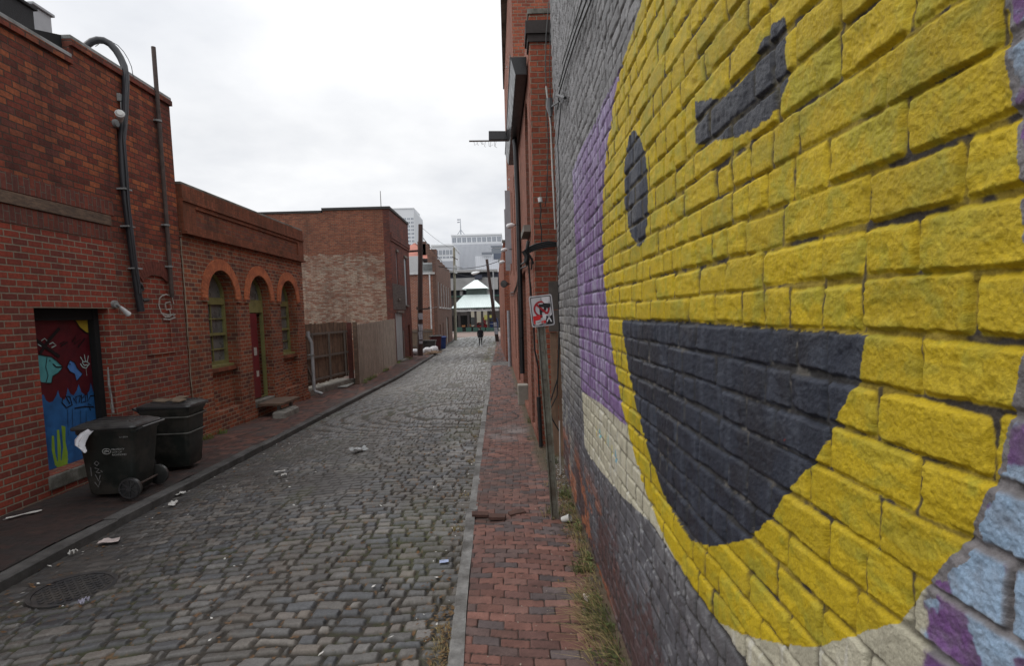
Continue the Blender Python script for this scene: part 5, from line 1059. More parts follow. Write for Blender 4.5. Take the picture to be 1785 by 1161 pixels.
simple('blue_van', 'dark blue van parked behind the market pavilion posts', 'van', [('body', mat('van_blue', (.02, .04, .13), .35, .1), lambda b: b.loft([[V(q.x-.9, 108, -.6), V(q.x+.9, 108, -.6), V(q.x+.9, 108, .7), V(q.x+.7, 108, 1.4), V(q.x-.7, 108, 1.4), V(q.x-.9, 108, .7)], [V(q.x-.9, 111, -.6), V(q.x+.9, 111, -.6), V(q.x+.9, 111, .7), V(q.x+.7, 111, 1.4), V(q.x-.7, 111, 1.4), V(q.x-.9, 111, .7)]])),
    ('window', GLASS, lambda b: b.box(q.x-.6, q.x+.6, 107.96, 107.99, .7, 1.2)), ('wheel', BLACKP, lambda b: b.tube([V(q.x-.75, 108.3, -.65), V(q.x-.95, 108.3, -.65)], .3, 12)), ('wheel', BLACKP, lambda b: b.tube([V(q.x+.75, 108.3, -.65), V(q.x+.95, 108.3, -.65)], .3, 12)),
    ('stripe', mat('pale_stripe', (.4, .42, .5), .5), lambda b: b.box(q.x-.85, q.x+.5, 107.96, 107.99, .2, .32))], (q.x, 108, -.95))
q2_ = mk(839, 564, 109)
simple('red_car', 'red car seen through the market pavilion', 'car', [('body', mat('car_red', (.28, .02, .025), .3, .1), lambda b: b.prism([(q2_.x-1.4, 108.2, -.55), (q2_.x+1.1, 108.2, -.55), (q2_.x+1.1, 108.2, .1), (q2_.x+.6, 108.2, .55), (q2_.x-.6, 108.2, .6), (q2_.x-1.1, 108.2, .12), (q2_.x-1.4, 108.2, .0)], (0, 1.6, 0))),
    ('windscreen', GLASS, lambda b: b.prism([(q2_.x-.85, 108.17, .15), (q2_.x+.7, 108.17, .15), (q2_.x+.45, 108.17, .48), (q2_.x-.5, 108.17, .5)], (0, .02, 0))), ('wheel', BLACKP, lambda b: b.tube([V(q2_.x-.9, 108.1, -.6), V(q2_.x-.9, 108.4, -.6)], .32, 12)), ('wheel', BLACKP, lambda b: b.tube([V(q2_.x+.7, 108.1, -.6), V(q2_.x+.7, 108.4, -.6)], .32, 12))], (q2_.x, 109, -.95))
q3 = mk(834, 553, 126)
simple('cream_shopfront', 'cream and yellow shop front seen through the pavilion', 'building', [('wall', mat('cream_render', (.34, .31, .25), .8, .1), lambda b: b.box(q3.x-1.6, q3.x+2.4, 126, 134, -1, 3.0)), ('window', GLASS, lambda b: b.box(q3.x-3, q3.x-.4, 125.95, 126.05, -.2, 1.5)), ('door', mat('door_red', (0, 0, 0)), lambda b: b.box(q3.x+.6, q3.x+1.6, 125.95, 126.05, -1, 1.4)), ('awning', mat('awning_yellow', (.32, .30, .08), .7, .1), lambda b: b.box(q3.x+1.3, q3.x+2.9, 125.2, 125.95, .9, 1.9))], (q3.x, 126, -1))
q4 = mk(816, 563, 105.6)
simple('produce_stall', 'dark market stall with orange crates under the pavilion', 'stall', [('table', PST, lambda b: (b.box(q4.x-1.5, q4.x+1.3, 106, 107.3, -.93, -.2), b.box(q4.x-1.6, q4.x+1.4, 105.9, 107.4, -.2, -.1))), ('crate', mat('orange_crate', (.45, .2, .08), .7, .3, 4), lambda b: (b.box(q4.x-.2, q4.x+.4, 106, 106.6, -.1, .35), b.box(q4.x-1.2, q4.x-.6, 106, 106.6, -.1, .2))), ('shade_backdrop', MBLK, lambda b: b.box(q4.x-3.4, q4.x+.3, 108.5, 108.7, -.93, 2.0))], (q4.x, 106.6, -.93))  # black panel behind the stall added as the pavilion's shaded inside
simple('dark_back_building', 'dark brown building row added behind the market pavilion to darken its inside', 'building', [('wall', mat('dark_brown_wall', (.045, .038, .036), .8, .3, .5), lambda b: (b.box(q3.x-40, q3.x-1.7, 127, 135, -1, 6), b.box(q3.x-1.6, q3.x+30, 127.5, 135, 3.1, 6), b.box(q3.x+2.5, q3.x+6.0, 127, 135, -1, 6))), ('roof', DG, lambda b: b.box(q3.x-40.2, q3.x+6.2, 126.8, 135.2, 6.02, 6.3))], (q3.x-10, 127, -1))  # dark row added so the pavilion's inside looks unlit
# concrete deck building, white panel building and towers -----------------------
CDK = mat('stained_concrete_deck', (.36, .35, .345), .9, .2, .4, stain=(.26, .255, .25), stainscale=.2); DKV = mat('deck_shadow_glass', (.04, .045, .07), .4, .3, .3)
dk = thing('concrete_deck', 'grey concrete parking deck behind the market roofs', 'building', (-15, 150, -2))
zz = lambda v, Y=150: AY(830, v, Y).z
b = MB(); b.box(-60, 12, 154, 175, -2, zz(473)); b.build('core', DKV, dk)
b = MB()
for v0, v1 in ((505, 484), (528, 518), (474, 470)): b.box(-60, AY(868, 500, 150).x, 150, 154.2, zz(v0), zz(v1))
b.build('parapet_band', CDK, dk)
b = MB()
for k in range(14): x = -38+k*3.6; b.box(x, x+.7, 150.8, 153.8, -2, zz(484))
b.build('column', CDK, dk)
b = MB(); q = AY(834, 484, 149); b.box(q.x-.9, q.x+.9, 148.6, 150, zz(487), zz(480)); b.build('dark_cabin', DKV, dk)
WPN = mat('white_panels', (.80, .82, .85), .5, .05, .1); WLN = mat('panel_joint', (.46, .48, .53), .6)
wp = thing('white_panel_building', 'white panelled building with one wide dark window behind the leaning pole', 'building', (-12, 180, 0))
zz2 = lambda v: AY(850, v, 180).z; xx = lambda u, v=450: AY(u, v, 180).x
b = MB(); b.box(xx(829), xx(885), 180, 200, -2, zz2(446)); b.box(xx(858), xx(885), 181, 199, zz2(445.9), zz2(431)); b.box(xx(780), xx(828.8), 183, 200, -2, zz2(470)); wl_ = b.build('wall', WPN, wp)
b = MB()
for k in range(15): x = xx(831)+k*.62; b.box(x, x+.07, 179.93, 180.0, zz2(470), zz2(447))
b.build('panel_joint', WLN, wl_)
b = MB(); b.box(xx(860.5), xx(876), 179.8, 180, zz2(452), zz2(442)); b.build('window', mat('tower_glass', (.10, .12, .16), .3, .2, .1), wp)
b = MB(); b.box(xx(856), xx(880), 180.5, 181.2, zz2(431.2), zz2(428)); b.box(xx(840), xx(858), 179, 180.2, zz2(444), zz2(440)); b.box(xx(857), xx(880), 180.7, 180.95, zz2(442), zz2(433)); b.build('canopy', mat('grey_louvre', (.22, .24, .27), .6, .1), wp)
CT = mat('hazed_concrete_tower', (.68, .70, .73), .7, .04, .05); CG = mat('tower_window', (.25, .28, .33), .4, .15, .1); CJ = mat('tower_fin', (.74, .76, .78), .7, .04)  # tower concrete paled in its base colour to stand for haze
def slab(name, label, u0, u1, vt, Y, dep, rows, vwin, nbay, fins=True, u_side=None):
    t = thing(name, label, 'tower', ((AY(u0, vt, Y).x+AY(u1, vt, Y).x)/2, Y, -2)); x0, x1 = AY(u0, vt, Y).x, AY(u1, vt, Y).x; zt_ = AY((u0+u1)/2, vt, Y).z
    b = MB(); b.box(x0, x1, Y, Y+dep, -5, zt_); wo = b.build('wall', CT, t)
    um = (u0+u1)/2; bw = (x1-x0)/nbay
    for v0, v1 in vwin:
        za, zb_ = AY(um, v1, Y).z, AY(um, v0, Y).z
        for k in range(nbay):
            b = MB(); b.box(x0+bw*(k+.17), x0+bw*(k+.83), Y-.12, Y-.02, za, zb_); wi = b.build('window', CG, t)
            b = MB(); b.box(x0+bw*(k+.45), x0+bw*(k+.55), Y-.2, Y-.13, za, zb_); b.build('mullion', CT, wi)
    if fins:
        b = MB()
        for k in range(nbay*4+1): x = x0+(x1-x0)*k/(nbay*4); b.box(x-.14, x+.14, Y-.25, Y-.01, 0, AY(um, fins, Y).z)
        b.build('fin', WLN, wo)
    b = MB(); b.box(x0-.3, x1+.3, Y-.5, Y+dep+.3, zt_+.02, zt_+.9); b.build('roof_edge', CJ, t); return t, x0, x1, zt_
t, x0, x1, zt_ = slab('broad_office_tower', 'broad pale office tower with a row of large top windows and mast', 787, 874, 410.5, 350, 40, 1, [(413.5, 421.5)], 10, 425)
b = MB(); qx = AY(803, 400, 360).x; zm = AY(803, 400, 360).z; ztip = AY(802, 381, 360).z
b.tube([(qx, 360, zt_), (qx, 360, ztip)], [.5, .14], 8); b.tube([(qx-3.6, 360, zt_), (qx, 360, zm)], .22, 6); b.tube([(qx+3.9, 360, zt_), (qx, 360, zm)], .22, 6); b.build('mast', mat('mast_grey', (.33, .35, .38), .6), t)
b = MB(); q = AY(800.5, 384, 360); b.prism([(q.x-1.3, 359.9, q.z), (q.x+.5, 359.9, q.z+.1), (q.x+.6, 359.9, q.z+.7), (q.x-1.2, 359.9, q.z+.8)], (0, .05, 0)); b.prism([(q.x-1.3, 359.9, q.z-1.5), (q.x+.3, 359.9, q.z-1.4), (q.x+.3, 359.9, q.z-.8), (q.x-1.2, 359.9, q.z-.7)], (0, .05, 0)); b.build('flag', mat('faded_flag', (.35, .36, .4), .8), t)
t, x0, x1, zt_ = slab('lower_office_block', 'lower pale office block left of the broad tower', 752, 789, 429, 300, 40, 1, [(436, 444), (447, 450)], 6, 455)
b = MB(); b.box(x0+1, x0+6, 303, 310, zt_+.9, zt_+2.0); b.build('plant_room', CJ, t)
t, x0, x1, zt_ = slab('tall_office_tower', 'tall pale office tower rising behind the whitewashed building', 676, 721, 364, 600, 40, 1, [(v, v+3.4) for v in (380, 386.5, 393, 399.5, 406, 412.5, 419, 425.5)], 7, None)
b = MB(); b.prism([(x1+.02, 600.5, -5), (x1+3.6, 612, -5), (x1+3.6, 612, zt_-6), (x1+.02, 600.5, zt_)], (0, 25, 0)); b.build('side_wing', mat('tower_side', (.58, .60, .63), .7, .05), t)
# ============================================================ POLES AND WIRES
def pole(name, label, base, top, r0, r1_, m):
    t = thing(name, label, 'pole', tuple(base)); b = MB(); b.tube([base-V(0, 0, .3), base.lerp(top, .5), top], [r0, (r0+r1_)/2, r1_], 12); b.build('shaft', m, t, smooth=True); return t
Y = 72; gp = pole('far_pole', 'pale weathered pole at the left corner of the alley end', AY(794, 590, Y), AY(791.5, 432, Y), .20, .14, WOODG)
q = AY(792, 470, Y); b = MB(); b.tube([q+V(.15, -.3, -.5), q+V(.15, -.3, .5)], .22, 10); b.build('transformer', mat('pale_insulator', (.42, .43, .42), .6), gp, smooth=True)
b = MB(); b.bar(q+V(-.2, -.2, 1.6), q+V(.5, -.2, 1.2), .08, .08); b.bar(q+V(-.1, -.2, .4), q+V(1., -.2, .2), .05, .05); b.build('bracket', IRON, gp)
Y = 62; lb, lt_ = AY(868, 600, Y), AY(848.5, 452, Y); lp = pole('leaning_pole', 'dark leaning utility pole with notices at the right of the alley end', lb, lt_, .20, .14, WOODP)
for f0, f1, w in ((.12, .20, .15), (.21, .26, .15)): b = MB(); p0, p1 = lb.lerp(lt_, f0), lb.lerp(lt_, f1); b.loft([[V(p.x+.215*math.sin(a), p.y-.215*math.cos(a), p.z) for a in [(-1.+2*k/8) for k in range(9)]] for p in (p0, p1)], cap=False, closed=False); b.build('poster', PAP, lp)
Ys = 90; q = AY(828, 476, Ys); sl = thing('street_lamp', 'cobra head street lamp above the market roof', 'street lamp', tuple(AY(868, 583, Ys)))
b = MB(); hb = AY(863, 583, Ys); ht = V(hb.x, Ys, q.z+.1); b.tube([hb, ht], .09, 8); b.build('column', mat('lamp_column', (.34, .35, .36), .6), sl, smooth=True)
b = MB(); b.tube([ht, V(ht.x-.8, Ys, q.z+.45), V((ht.x+q.x)/2, Ys, q.z+.4), q+V(.6, 0, .15)], .04, 6); b.build('arm', mat('lamp_column', (0, 0, 0)), sl, smooth=True)
b = MB(); b.tube([q+V(.7, 0, .15), q+V(.3, 0, .08), q+V(-.3, 0, -.05), q+V(-.6, 0, -.02)], [.08, .2, .24, .08], 12); b.build('lamp_head', mat('lamp_white', (0, 0, 0)), sl, smooth=True)
def wire(label, p, q, sag, r, n=16):
    b = MB(); b.tube([p.lerp(q, k/n)-V(0, 0, sag*4*(k/n)*(1-k/n)) for k in range(n+1)], r, 5); tag(b.build('overhead_wire', BLACKP), label, 'wire', 'overhead wires at the alley end')
wire('thin wire from the top of the dark utility pole down to the far pole', AY(737, 398, PY), AY(791, 434, 72), .2, .012)
wire('thick sagging cable from the dark utility pole bracket towards the far brick house', AY(738, 415, PY), AY(771, 456, 52), .05, .025)
wire('cable crossing above the market roof from left house to right brick wall', AY(765, 464, 52), AY(880, 451, 45), .45, .028)
wire('lower cable from the left house towards the leaning pole', AY(762, 463, 52), AY(862, 480, 62), .55, .018)
wire('low cable from pole bracket along the salmon brick wall', AY(736, 538, PY), AY(765, 534, 52), .05, .02)
# ============================================================ NO PARKING SIGN
SY = 6.2; sb, stp = AG(968, 906), AY(943, 566, SY); sg = thing('no_parking_sign', 'no parking sign plastered with stickers on a leaning metal post', 'sign', tuple(sb))
ax_ = (stp-sb).normalized(); top_ = stp+ax_*.28; rt_ = ax_.cross(V(0, 1, 0)).normalized()*1.0; rt_ = V(0, 1, 0).cross(ax_)*-1.0; rt_.normalize()
if rt_.x < 0: rt_ = -rt_
fr = ax_.cross(rt_); fr = fr if fr.y < 0 else -fr
PSTM = mat('galvanised_post', (.20, .20, .165), .55, .25, 14, bmp=.001, stain=(.12, .10, .075), stainscale=5, metal=.3)
b = MB(); n = 2
prof = [(-.045, 0), (-.032, 0), (-.018, .028), (.018, .028), (.032, 0), (.045, 0), (.045, .005), (.035, .005), (.021, .034), (-.021, .034), (-.035, .005), (-.045, .005)]
b.loft([[p+rt_*x-fr*y for x, y in prof] for p in (sb-ax_*.25, top_)]); b.build('post', PSTM, sg)
RST = mat('rust', (.10, .05, .03), .9, .3, 20); b = MB()
for k in range(5): p = sb.lerp(stp, .3+.14*k); b.tube([p+fr*.0-fr*.026, p-fr*.022], .006, 8)
b.build('bolt_hole', MBLK, sg)
tl, tr_, br, bl = AY(921.5, 517, SY), AY(961.5, 512.5, SY), AY(967, 566, SY), AY(926.5, 571, SY)
sc_ = (tl+tr_+br+bl)/4; sx = ((tr_-tl)+(br-bl)).normalized(); sy = ((tl-bl)+(tr_-br)); sy = (sy-sx*sy.dot(sx)).normalized(); hwS = (tr_-tl).length/2; hhS = (tl-bl).length/2; sn_ = sx.cross(sy); sn_ = sn_ if sn_.y < 0 else -sn_
S = lambda x, y, d=0.: sc_+sx*x*hwS+sy*y*hhS+sn_*(.030+d)     # x, y in -1..1
def rr(a, c_, r, n=5):
    out = []
    for (sx_, sy_, a0) in ((1, 1, 0), (-1, 1, 90), (-1, -1, 180), (1, -1, 270)):
        for k in range(n+1): an = math.radians(a0+90*k/n); out.append((sx_*(a-r)+r*math.cos(an), sy_*(c_-r*hwS/hhS)+r*hwS/hhS*math.sin(an)))
    return out
b = MB(); b.prism([S(x, y, -.003) for x, y in rr(1, 1, .18)], sn_*.003); pl = b.build('plate', mat('sign_white', (.47, .47, .47), .35, .08, 8), sg)
SBK = mat('sign_black', (.012, .012, .014), .4); SRD = mat('sign_red', (.33, .012, .02), .4, .15, 10); SWH = mat('sticker_white', (.60, .60, .60), .5, .1, 20); SRD2 = mat('sticker_red', (.55, .02, .02), .45, .1, 20); SGR = mat('sticker_grey', (.25, .25, .25), .5, .4, 60)
def flat(mb, pts, d): mb.prism([S(x, y, d) for x, y in pts], sn_*.0006)
b = MB(); o_ = rr(.90, .92, .14); i_ = rr(.84, .875, .11); nn = len(o_)
for k in range(nn): flat(b, [o_[k], o_[(k+1) % nn], i_[(k+1) % nn], i_[k]], .0008)
b.build('border', SBK, pl)
asp = hwS/hhS
b = MB(); b.wall(S(0, 0, .0012), sx*hwS, sy*hhS, sn_, .0005, [(-.20, .42), (.18, .42), (.36, .34), (.42, .16), (.36, -.02), (.18, -.10), (-.0, -.10), (-.0, -.45), (-.20, -.45)], [[(.0, .26), (.14, .26), (.22, .16), (.14, .06), (.0, .06)]]); b.build('letter_p', SBK, pl)
b = MB(); n = 36; R0, R1c, cy_ = .70, .54, .12
for k in range(n):
    a, c_ = 2*math.pi*k/n, 2*math.pi*(k+1)/n
    flat(b, [(R0*math.cos(a), cy_+R0*asp*math.sin(a)), (R0*math.cos(c_), cy_+R0*asp*math.sin(c_)), (R1c*math.cos(c_), cy_+R1c*asp*math.sin(c_)), (R1c*math.cos(a), cy_+R1c*asp*math.sin(a))], .0024)
flat(b, [(-.52, cy_+.30), (-.40, cy_+.40), (.50, cy_-.30), (.38, cy_-.40)], .0030); b.build('prohibition_ring', SRD, pl)
b = MB(); flat(b, [(.12, .62), (.10, .86), (.74, .86), (.76, .55), (.55, .44), (.30, .46)], .0040); flat(b, [(.02, -.28), (.22, -.24), (.40, -.26), (.50, -.40), (.26, -.58), (.02, -.46)], .0040)
flat(b, [(-.62, -.62), (-.24, -.60), (-.24, -.86), (-.62, -.86)], .0052); flat(b, [(.30, -.72), (.62, -.3), (.70, -.34), (.38, -.76)], .0062); flat(b, [(.42, -.30), (.50, -.26), (.78, -.76), (.68, -.78)], .0064); flat(b, [(.62, -.30), (.82, -.22), (.84, -.30), (.66, -.40)], .0062)
for k in range(4): flat(b, [(-.74+.05*k*2, -.90), (-.70+.1*k, -.82), (-.66+.1*k, -.84), (-.70+.1*k, -.92)], .0066)
b.build('white_sticker', SWH, pl)
b = MB(); flat(b, [(-.82, -.30), (-.20, -.26), (-.16, -.54), (-.30, -.56), (-.64, -.60), (-.66, -.82), (-.80, -.80)], .0046); flat(b, [(-.14, -.66), (.26, -.62), (.34, -.74), (.20, -.82), (-.12, -.80)], .0046); b.build('red_sticker', SRD2, pl)
b = MB(); flat(b, [(-.22, .36), (.10, .36), (.16, .48), (.80, .40), (.80, .20), (.52, .12), (.20, .22), (-.20, .24)], .0044); flat(b, [(.24, -.78), (.34, -.34), (.84, -.28), (.86, -.82), (.50, -.88)], .0050); flat(b, [(-.82, -.84), (.84, -.84), (.84, -.90), (-.82, -.90)], .0048); b.build('black_sticker', SBK, pl)
b = MB(); flat(b, [(-.02, -.84), (.26, -.80), (.26, -.90), (-.02, -.92)], .0056); flat(b, [(.50, -.36), (.62, -.34), (.62, -.46), (.50, -.48)], .0066)
for k in range(3): flat(b, [(-.56+.11*k, -.66), (-.49+.11*k, -.66), (-.49+.11*k, -.80), (-.56+.11*k, -.80)], .0060)
b.build('grey_sticker', SGR, pl)
b = MB()
for yv in (.75, -.75): b.tube([S(.0, yv, .0), S(.0, yv, .006)], .008, 8)
b.build('bolt', ZINC, sg)
# ============================================================ PEOPLE
def person(label, base, H, facing, cols, pose, nm='person'):
    t = thing(nm, label, 'person', tuple(base)); s = H/1.75
    def P_(x, y, z): a = facing; return base+V((x*math.cos(a)-y*math.sin(a))*s, (x*math.sin(a)+y*math.cos(a))*s, z*s)
    J = dict(pel=(0, 0, .95, .135), waist=(0, 0, 1.10, .125), chest=(0, .01, 1.30, .15), neck=(0, 0, 1.48, .06), head0=(0, .01, 1.56, .085), head1=(0, .015, 1.66, .098), head2=(0, .01, 1.735, .07),
             lh=(-.09, 0, .90, .10), lk=(-.10, pose[0]*.5, .50, .065), la=(-.10, pose[0]-.05, .09, .045), lt=(-.10, pose[0]+.12, .035, .038), rh=(.09, 0, .90, .10), rk=(.10, pose[1]*.5, .50, .065), ra=(.10, pose[1]-.05, .09, .045), rt=(.10, pose[1]+.12, .035, .038),
             ls=(-.19, 0, 1.42, .07), le=(-.25, -.02, 1.14, .052), lw=(-.24, .08, .90, .036), lf=(-.235, .10, .82, .028), rs=(.19, 0, 1.42, .07), re=(.25, -.02, 1.14, .052), rw=(.24, .08, .90, .036), rf=(.235, .10, .82, .028))
    E = [('pel', 'waist'), ('waist', 'chest'), ('chest', 'neck'), ('neck', 'head0'), ('head0', 'head1'), ('head1', 'head2'), ('pel', 'lh'), ('lh', 'lk'), ('lk', 'la'), ('la', 'lt'), ('pel', 'rh'), ('rh', 'rk'), ('rk', 'ra'), ('ra', 'rt'), ('chest', 'ls'), ('ls', 'le'), ('le', 'lw'), ('lw', 'lf'), ('chest', 'rs'), ('rs', 're'), ('re', 'rw'), ('rw', 'rf')]
    ks = list(J); me = bpy.data.meshes.new('p'); me.from_pydata([tuple(P_(*J[k][:3])-base) for k in ks], [(ks.index(a), ks.index(c_)) for a, c_ in E], [])
    o = bpy.data.objects.new('p', me); COL.objects.link(o); o.modifiers.new('s', 'SKIN'); sv = me.skin_vertices[0].data
    for i, k in enumerate(ks): sv[i].radius = (J[k][3]*s,)*2; sv[i].use_root = (k == 'pel')
    sd = o.modifiers.new('d', 'SUBSURF'); sd.levels = 2; dg = bpy.context.evaluated_depsgraph_get(); me2 = bpy.data.meshes.new_from_object(o.evaluated_get(dg)); bpy.data.objects.remove(o)
    for m_ in cols[:4]: me2.materials.append(m_)
    for p in me2.polygons:
        c_ = p.center/s; z = c_.z; arm = abs((c_.x*math.cos(-facing)-c_.y*math.sin(-facing))) > .205
        p.material_index = 3 if z < .085 else (0 if (z > 1.50 or (arm and z < .90)) else (1 if z > .93 or arm else 2)); p.use_smooth = True
    ob = bpy.data.objects.new('body', me2); COL.objects.link(ob); ob.parent = t; ORG[ob.name] = base
    # coat skirt and hair, nose
    b = MB(); b.loft([[P_(r_*math.cos(a), r_*.68*math.sin(a), z) for a in [2*math.pi*k/16 for k in range(16)]] for z, r_ in ((.78, .225), (.95, .205), (1.12, .19), (1.32, .215), (1.43, .20), (1.50, .09))], cap=True); b.build('coat', cols[1], t, smooth=True)
    b = MB(); b.loft([[P_(r_*math.cos(a), -.012+r_*1.08*math.sin(a), z) for a in [2*math.pi*k/12 for k in range(12)]] for z, r_ in ((1.56, .088), (1.64, .108), (1.70, .100), (1.75, .06), (1.765, .02))]); b.build('hair', cols[4], t, smooth=True)
    if len(cols) > 5: b = MB(); b.loft([[P_(r_*math.cos(a), r_*.68*math.sin(a), z) for a in [2*math.pi*k/16 for k in range(16)]] for z, r_ in ((.74, .21), (.785, .215))]); b.build('shirt_hem', cols[5], t, smooth=True)
    return t
SKIN = mat('skin', (.38, .22, .16), .6, .1); NAVY = mat('black_coat_cloth', (.014, .015, .020), .9, .3, 6); TRS = mat('charcoal_trousers', (.03, .03, .033), .9, .2, 6); HAIR = mat('dark_brown_hair', (.05, .03, .02), .7)
pb_ = AY(838, 603, 51.1); pb_.z = float(roadz(pb_.x, 51.1))+.015
person('person in black coat and dark trousers walking away down the cobbled alley', pb_, 1.72, 0.05, [SKIN, NAVY, TRS, BLACKP, HAIR, WHITE], (.10, -.10))
pb2 = AY(795, 585.5, 84.5); pb2.z = -1.085
person('person in white top and white trousers standing beside the far pole', pb2, 1.75, 1.3, [SKIN, WHITE, mat('cream_trousers', (.5, .5, .5), .8), BLACKP, HAIR], (.03, -.03))
# ============================================================ LITTER, WEEDS, LEAVES
rl = random.Random(42)
def scrap(label, u, v, w, h_, m, dz, name='paper_scrap', group=None, fold=.03, ang=None):
    p = AG(u, v, dz); z0 = (float(roadz(p.x, p.y))+.045 if KL(p.y) < p.x < KR(p.y) else g(p.y)+.02); a = rl.uniform(0, 3.1) if ang is None else ang
    b = MB(); n = 5; top = []
    for i in range(n):
        for j in range(n):
            x, y = (i/(n-1)-.5)*w*(1+rl.uniform(-.15, .15)), (j/(n-1)-.5)*h_*(1+rl.uniform(-.15, .15)); top.append(V(p.x+x*math.cos(a)-y*math.sin(a), p.y+x*math.sin(a)+y*math.cos(a), z0+rl.uniform(0, fold)))
    bot = [q_-V(0, 0, .002) for q_ in top]; fs = []
    for i in range(n-1):
        for j in range(n-1): k = i*n+j; fs += [(k, k+n, k+n+1, k+1), (n*n+k, n*n+k+1, n*n+k+n+1, n*n+k+n)]
    rim = [i*n for i in range(n)]+[(n-1)*n+j for j in range(1, n)]+[i*n+n-1 for i in range(n-2, -1, -1)]+[j for j in range(n-2, 0, -1)]
    fs += [(rim[k], rim[(k+1) % len(rim)], n*n+rim[(k+1) % len(rim)], n*n+rim[k]) for k in range(len(rim))]
    b.add(top+bot, fs); tag(b.build(name, m), label, 'litter', group)
PWH = mat('litter_paper', (.50, .49, .46), .8, .15, 15); PBL = mat('pale_blue_paper', (.36, .42, .60), .7, .2, 20); PPK = mat('pinkish_paper', (.45, .38, .36), .8, .2, 12)
scrap('flat pinkish sheet of paper on the cobbles near the left kerb', 192, 949, .20, .13, PPK, -.1, ang=.2)
scrap('pale blue card lying on the cobbles near the right kerb', 774, 989, .085, .07, PBL, -.05, fold=.01, ang=.1)
scrap('long white paper strip on the dark pavement below the painted door wall', 42, 900, .36, .05, PWH, 0, fold=.01, ang=.95)
scrap('white torn paper in the gutter below the lettered bin', 303, 882, .17, .08, PWH, -.1)
scrap('small white wad in the gutter at far left', 128, 969, .07, .06, PWH, -.1, fold=.05)
scrap('white litter in the gutter right of the lettered bin', 312, 864, .15, .08, PWH, -.1)
scrap('crumpled grey film in the middle of the cobbled alley', 625, 792, .28, .18, mat('clear_film', (.30, .31, .31), .3, .3, 20), -.06, fold=.08)
scrap('white paper wisp left of the middle of the alley', 487, 829, .16, .05, PWH, -.08)
scrap('white crisp packet by the weeds at the foot of the painted wall', 1024, 1039, .07, .05, mat('red_white_packet', (.52, .44, .42), .4, .3, 30), 0.06, name='packet', fold=.05)
scrap('yellowish leaf litter card in the cobbles at centre', 495, 836, .08, .05, PWH, -.08)
scrap('small grey stone like wad lying by the dark patch at lower left', 147, 1062, .07, .05, mat('lilac_wad', (.30, .29, .36), .6), -.08, fold=.05)
# white cup at the wall corner
p = AG(985, 911); b = MB(); d_ = V(.8, -.4, .35).normalized(); b.tube([p+V(-.03, 0, .03), p+V(-.03, 0, .03)+d_*.10], [.03, .042], 14, cap=False); b.tube([p+V(-.03, 0, .03)+d_*.0, p+V(-.03, 0, .03)+d_*.003], [.03, .03], 14)
tag(b.build('paper_cup', PWH, smooth=True), 'white paper cup lying at the foot of the sign post by the wall', 'cup')
def scatter(name, label, cat, n, fn, m, size, lift=.004):
    b = MB()
    for _ in range(n):
        r_ = fn()
        if r_ is None: continue
        x, y, z = r_; s = rl.uniform(*size); a = rl.uniform(0, 6.28); u_ = V(math.cos(a), math.sin(a), rl.uniform(-.4, .4))*s; w = V(-math.sin(a), math.cos(a), rl.uniform(-.4, .4))*s*rl.uniform(.3, .8); c_ = V(x, y, z+lift+abs(u_.z)+abs(w.z)*.5)
        b.add([c_-u_, c_-u_*.2+w, c_+u_, c_-u_*.1-w], [(0, 3, 2, 1)])
    o = b.build(name, m, fix=False); return tag(o, label, cat, kind='stuff')
def onroad():
    y = 2.8+(rl.random()**1.7)*22; L, R_ = float(KL(y)), float(KR(y)); e = rl.random()
    x = L+.03+abs(rl.gauss(0, .35)) if e < .42 else (R_-.02-abs(rl.gauss(0, .22)) if e < .72 else rl.uniform(L, R_))
    if not (L < x < R_): return None
    return x, y, float(roadz(x, y))+.03
scatter('small_litter', 'tiny white butts and paper flecks strewn over the cobbles', 'litter', 300, onroad, PWH, (.008, .026))
scatter('small_litter', 'tiny brown fallen leaf bits strewn over the cobbles', 'leaves', 900, onroad, mat('dead_leaf', (.12, .065, .03), .9, .5, 20), (.009, .028))
def onpav():
    y = 3.0+(rl.random()**1.5)*12; x = float(KR(y))+.12+rl.random()**.6*(.62-float(KR(y))); return x, y, g(y)+.012
scatter('small_litter', 'scattered gravel and leaf bits along the right brick pavement', 'litter', 260, onpav, mat('grit', (.25, .21, .17), .9, .5, 30), (.004, .012))
def gutterR():
    y = 3.4+rl.random()**1.3*1.0; x = float(KR(y))-.01-abs(rl.gauss(0, .08)); return x, y, float(roadz(x, y))+.035
scatter('small_litter', 'heap of brown leaf litter against the right kerb in the foreground', 'leaves', 200, gutterR, mat('dead_leaf2', (.12, .075, .035), .9, .5, 20), (.008, .026))
scatter('small_litter', 'grey gravel between the sign post and the painted wall', 'gravel', 420, lambda: (rl.uniform(.50, .72), rl.uniform(6.6, 8.9), g(8)+.02), mat('grey_grit', (.24, .23, .22), .9, .5, 30), (.010, .022))
